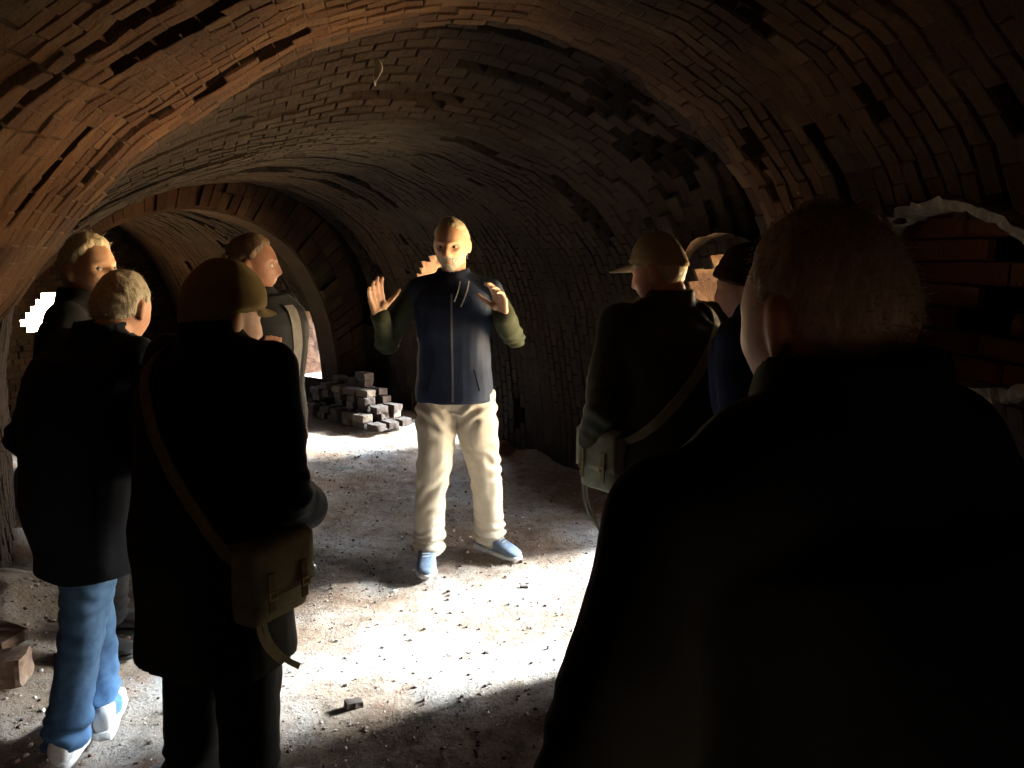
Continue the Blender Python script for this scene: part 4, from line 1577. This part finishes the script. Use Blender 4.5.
# ---- large foreground man ------------------------------------------
f = Fig('large person close to us with back turned, cropped hair and black jacket', (.355, .80, 0), (-.36, .93), H=1.68, lean=.03, headpos=(-.006, .052, 1.512), pitch=.14, yaw=.05, hs=.985, girth=1.16,
        shw=.185, shz=.785, feet={'R': (.12, .0, -8), 'L': (-.12, .02, 8)},
        arms={'L': dict(el=(-.300, -.01, 1.04), wr=(-.26, .15, .86), D=(.3, .5, -.6), N=(1, 0, 0), T=(0, 1, .4), curl=.8, thumb=.3),
              'R': dict(el=(.325, -.01, 1.04), wr=(.26, .15, .86), D=(-.3, .5, -.6), N=(-1, 0, 0), T=(0, 1, .4), curl=.8, thumb=.3)})
f.body(SK2, voxel=.0055)
f.hair(CROP, line=-.02, off=.005, recede=.2, strands=7000, seed=17, nap=-.62, slen=.004, noise=[(160, .0012, 3), (30, .002, 4)])
def traps(b):
    for q in 'RL':
        sj = f.shj[q]
        m = f.neck * np.array([.5, 1, 1]) + sj * np.array([.5, 0, 0])
        b.cap(f.neck + np.array([0, -.035, .045]), lerp(f.neck, sj, .55) + np.array([0, -.03, .028]), .072, .085)
        b.cap(lerp(f.neck, sj, .55) + np.array([0, -.03, .028]), sj + np.array([0, -.01, -.03]), .085, .085)


f.jacket('jacket', BLACK, .70, pad=.048, collar=.105, voxel=.007, collar_r=.090, flare=1.04, extra=traps)
f.trousers(DARKT, pad=.028, seed=121)
f.shoes(BSHOE, DSOLE)


# ------------------------------------------------------------------ loose things on the floor
def brick_bmesh(size, seed, broken=0.0):
    bm = bmesh.new()
    bmesh.ops.create_cube(bm, size=1.0)
    for v in bm.verts: v.co = Vector((v.co.x * size[0], v.co.y * size[1], v.co.z * size[2]))
    bmesh.ops.subdivide_edges(bm, edges=list(bm.edges), cuts=5, use_grid_fill=True)
    V = np.array([v.co[:] for v in bm.verts])
    h = np.array(size) / 2
    u = V / h
    # worn corners
    e = np.sort(np.abs(u), axis=1)
    wear = np.clip(e[:, 1] - .75, 0, 1) * np.clip(e[:, 2], 0, 1)
    V = V * (1 - .14 * wear[:, None])
    N = u / np.linalg.norm(u, axis=1)[:, None]
    V = V + N * (vnoise(V + seed * 3.1, 22, seed) * .006 + vnoise(V + seed, 60, seed + 1) * .003)[:, None]
    if broken:
        m = u[:, 0] > 1 - broken * 2
        V[:, 0] = np.where(m, h[0] * (1 - broken * (1 + .8 * vnoise(V * np.array([0, 1, 1]) + seed, 30, seed + 5))), V[:, 0])
    F = [[v.index for v in f.verts] for f in bm.faces]
    bm.free()
    return V, F


BR_L = plain('loose_brick_near', (.26, .17, .12), .95, 0, 35, .45)
BR_D = plain('loose_brick', (.038, .021, .012), .95, 0, 35, .45)
BR_P = plain('loose_pale_brick', (.075, .048, .028), .95, 0, 35, .45)


def loose_brick(loc, rot, size, seed, mat, label, cat='brick', group=None, broken=0.0, name='brick'):
    V, F = brick_bmesh(size, seed, broken)
    R = np.array(Matrix.Rotation(rot[2], 3, 'Z') @ Matrix.Rotation(rot[1], 3, 'Y') @ Matrix.Rotation(rot[0], 3, 'X'))
    W = V @ R.T
    z = ground(loc[0], loc[1]) if len(loc) < 3 else loc[2]
    o = mesh_obj(name, W, F, mat)
    o.location = (loc[0], loc[1], z - W[:, 2].min() - .004)
    fix_normals(o)
    tag(o, label, cat, group)
    return o


loose_brick((-1.86, 2.70), (0, 0, .25), (.20, .115, .105), 1, BR_L, 'large broken brick with a pale worn end lying on the ground at the left edge', broken=.12)
loose_brick((-2.02, 2.92), (.10, .12, -.35), (.24, .11, .05), 2, BR_L, 'flat pale brick slab tilted on the ground behind the large broken brick')
loose_brick((-.565, 2.64), (0, .1, .5), (.060, .035, .022), 3, BR_D, 'small dark brick chip on the lit floor between the two nearest people', 'brick chip', name='brick_chip')
loose_brick((.06, 3.66), (0, 0, .1), (.040, .030, .02), 4, BR_D, 'small dark stone at the right of the bright floor patch', 'stone', name='stone')

# rubble heap against the outer wall beyond the second opening
rr = np.random.default_rng(33)
tang = Vector((math.cos(math.radians(137)), math.sin(math.radians(137)), 0))     # along the wall
inw = Vector((-math.cos(math.radians(46)), -math.sin(math.radians(46)), 0))      # away from the wall
O = pol(45.6, 8.72)
idx = 0
for layer, (nx, ny) in enumerate(((7, 3), (6, 3), (6, 2), (5, 2), (4, 2), (3, 1), (2, 1))):
    for iy in range(ny):
        for ix in range(nx):
            if layer > 1 and rr.random() < .12: continue
            along = (ix - (nx - 1) / 2) * .20 + rr.normal(0, .012) + (.04 if layer % 2 else -.03)
            out = .02 + iy * .155 + rr.normal(0, .010) + layer * .012
            q = O + tang * along + inw * out
            cut = rr.choice([0, .1, .2])
            turn = rr.random() < .35
            size = (.125, .115, .062) if turn else (rr.uniform(.15, .18), .105, .062)
            loose_brick((q.x, q.y, .008 + layer * .066), (rr.normal(0, .03), rr.normal(0, .03), math.radians(137) + rr.normal(0, .10) + (PI / 2 if turn else 0)), size, 100 + idx, BR_P if rr.random() < .25 else BR_D,
                        'loose old brick in the rubble heap at the foot of the far right wall', 'brick', 'bricks in the far rubble heap', broken=cut)
            idx += 1


# fine debris: brick crumbs and grit strewn over the floor
def debris():
    D8, F8 = sphere_dirs(4, 5)
    V, F, T, n = [], [], [], 0
    r = np.random.default_rng(51)
    count = 0
    while count < 9000:
        y = 1.9 + 6.0 * r.random() ** 1.5; x = r.uniform(-3.4, 1.3)
        rad = math.hypot(x - CX, y - CY)
        if rad < 5.65 or rad > 8.95: continue
        s = .0025 + .007 * r.random() ** 4 + (.010 * r.random() if r.random() < .012 else 0)
        if rad < 6.2: s *= 1.6
        h = FLOOR_BVH.ray_cast(Vector((x, y, 2)), Vector((0, 0, -1)))
        if h[0] is None: continue
        P = D8 * s * r.uniform(.6, 1.3, 3) + r.normal(0, s * .12, D8.shape)
        a = r.uniform(0, 2 * PI); c, sn = math.cos(a), math.sin(a)
        P = np.stack([P[:, 0] * c - P[:, 1] * sn, P[:, 0] * sn + P[:, 1] * c, P[:, 2] * .7], -1) + np.array([x, y, h[0].z + s * .25])
        V.append(P); F += [tuple(i + n for i in f) for f in F8]; T += [r.random()] * len(F8); n += len(D8); count += 1
    m, nt, b = nodes_of('grit')
    at = nt.nodes.new('ShaderNodeAttribute'); at.attribute_name = 'brick_tone'
    rp = ramp(nt, at.outputs['Fac'], [(0, (.05, .04, .035)), (.45, (.16, .10, .07)), (.7, (.34, .26, .21)), (1, (.55, .50, .46))])
    lk(nt, rp.outputs['Color'], b.inputs['Base Color']); b.inputs['Roughness'].default_value = .95
    o = mesh_obj('brick_grit', np.concatenate(V), F, m)
    a = o.data.attributes.new('brick_tone', 'FLOAT', 'FACE'); a.data.foreach_set('value', np.array(T, dtype=np.float32))
    tag(o, 'brick crumbs and grit strewn over the earth floor', 'debris', kind='stuff')


debris()

# pale shred of cobweb hanging from the vault
V, F = [], []
n = 9
for i in range(n):
    t = i / (n - 1)
    w = .022 * math.sin(PI * min(1, .15 + .85 * t)) + .002
    for j in range(5):
        u = (j / 4 - .5) * 2
        V.append((u * w + .012 * math.sin(4 * t), .012 * (1 - u * u) + .008 * math.sin(7 * t), -.115 * t + .006 * u))
for i in range(n - 1):
    for j in range(4):
        a = i * 5 + j
        F.append((a, a + 1, a + 6, a + 5))
sh = mesh_obj('cobweb_shred', V, F, plain('pale_dusty_shred', (.55, .50, .40), .9), smooth=True)
md = sh.modifiers.new('thick', 'SOLIDIFY'); md.thickness = .002
sh.location = (-.553, 3.42, 2.365)
sh.scale = (.75, .75, .85)
tag(sh, 'pale shred of cobweb hanging alone from the vault above the bearded person', 'cobweb')
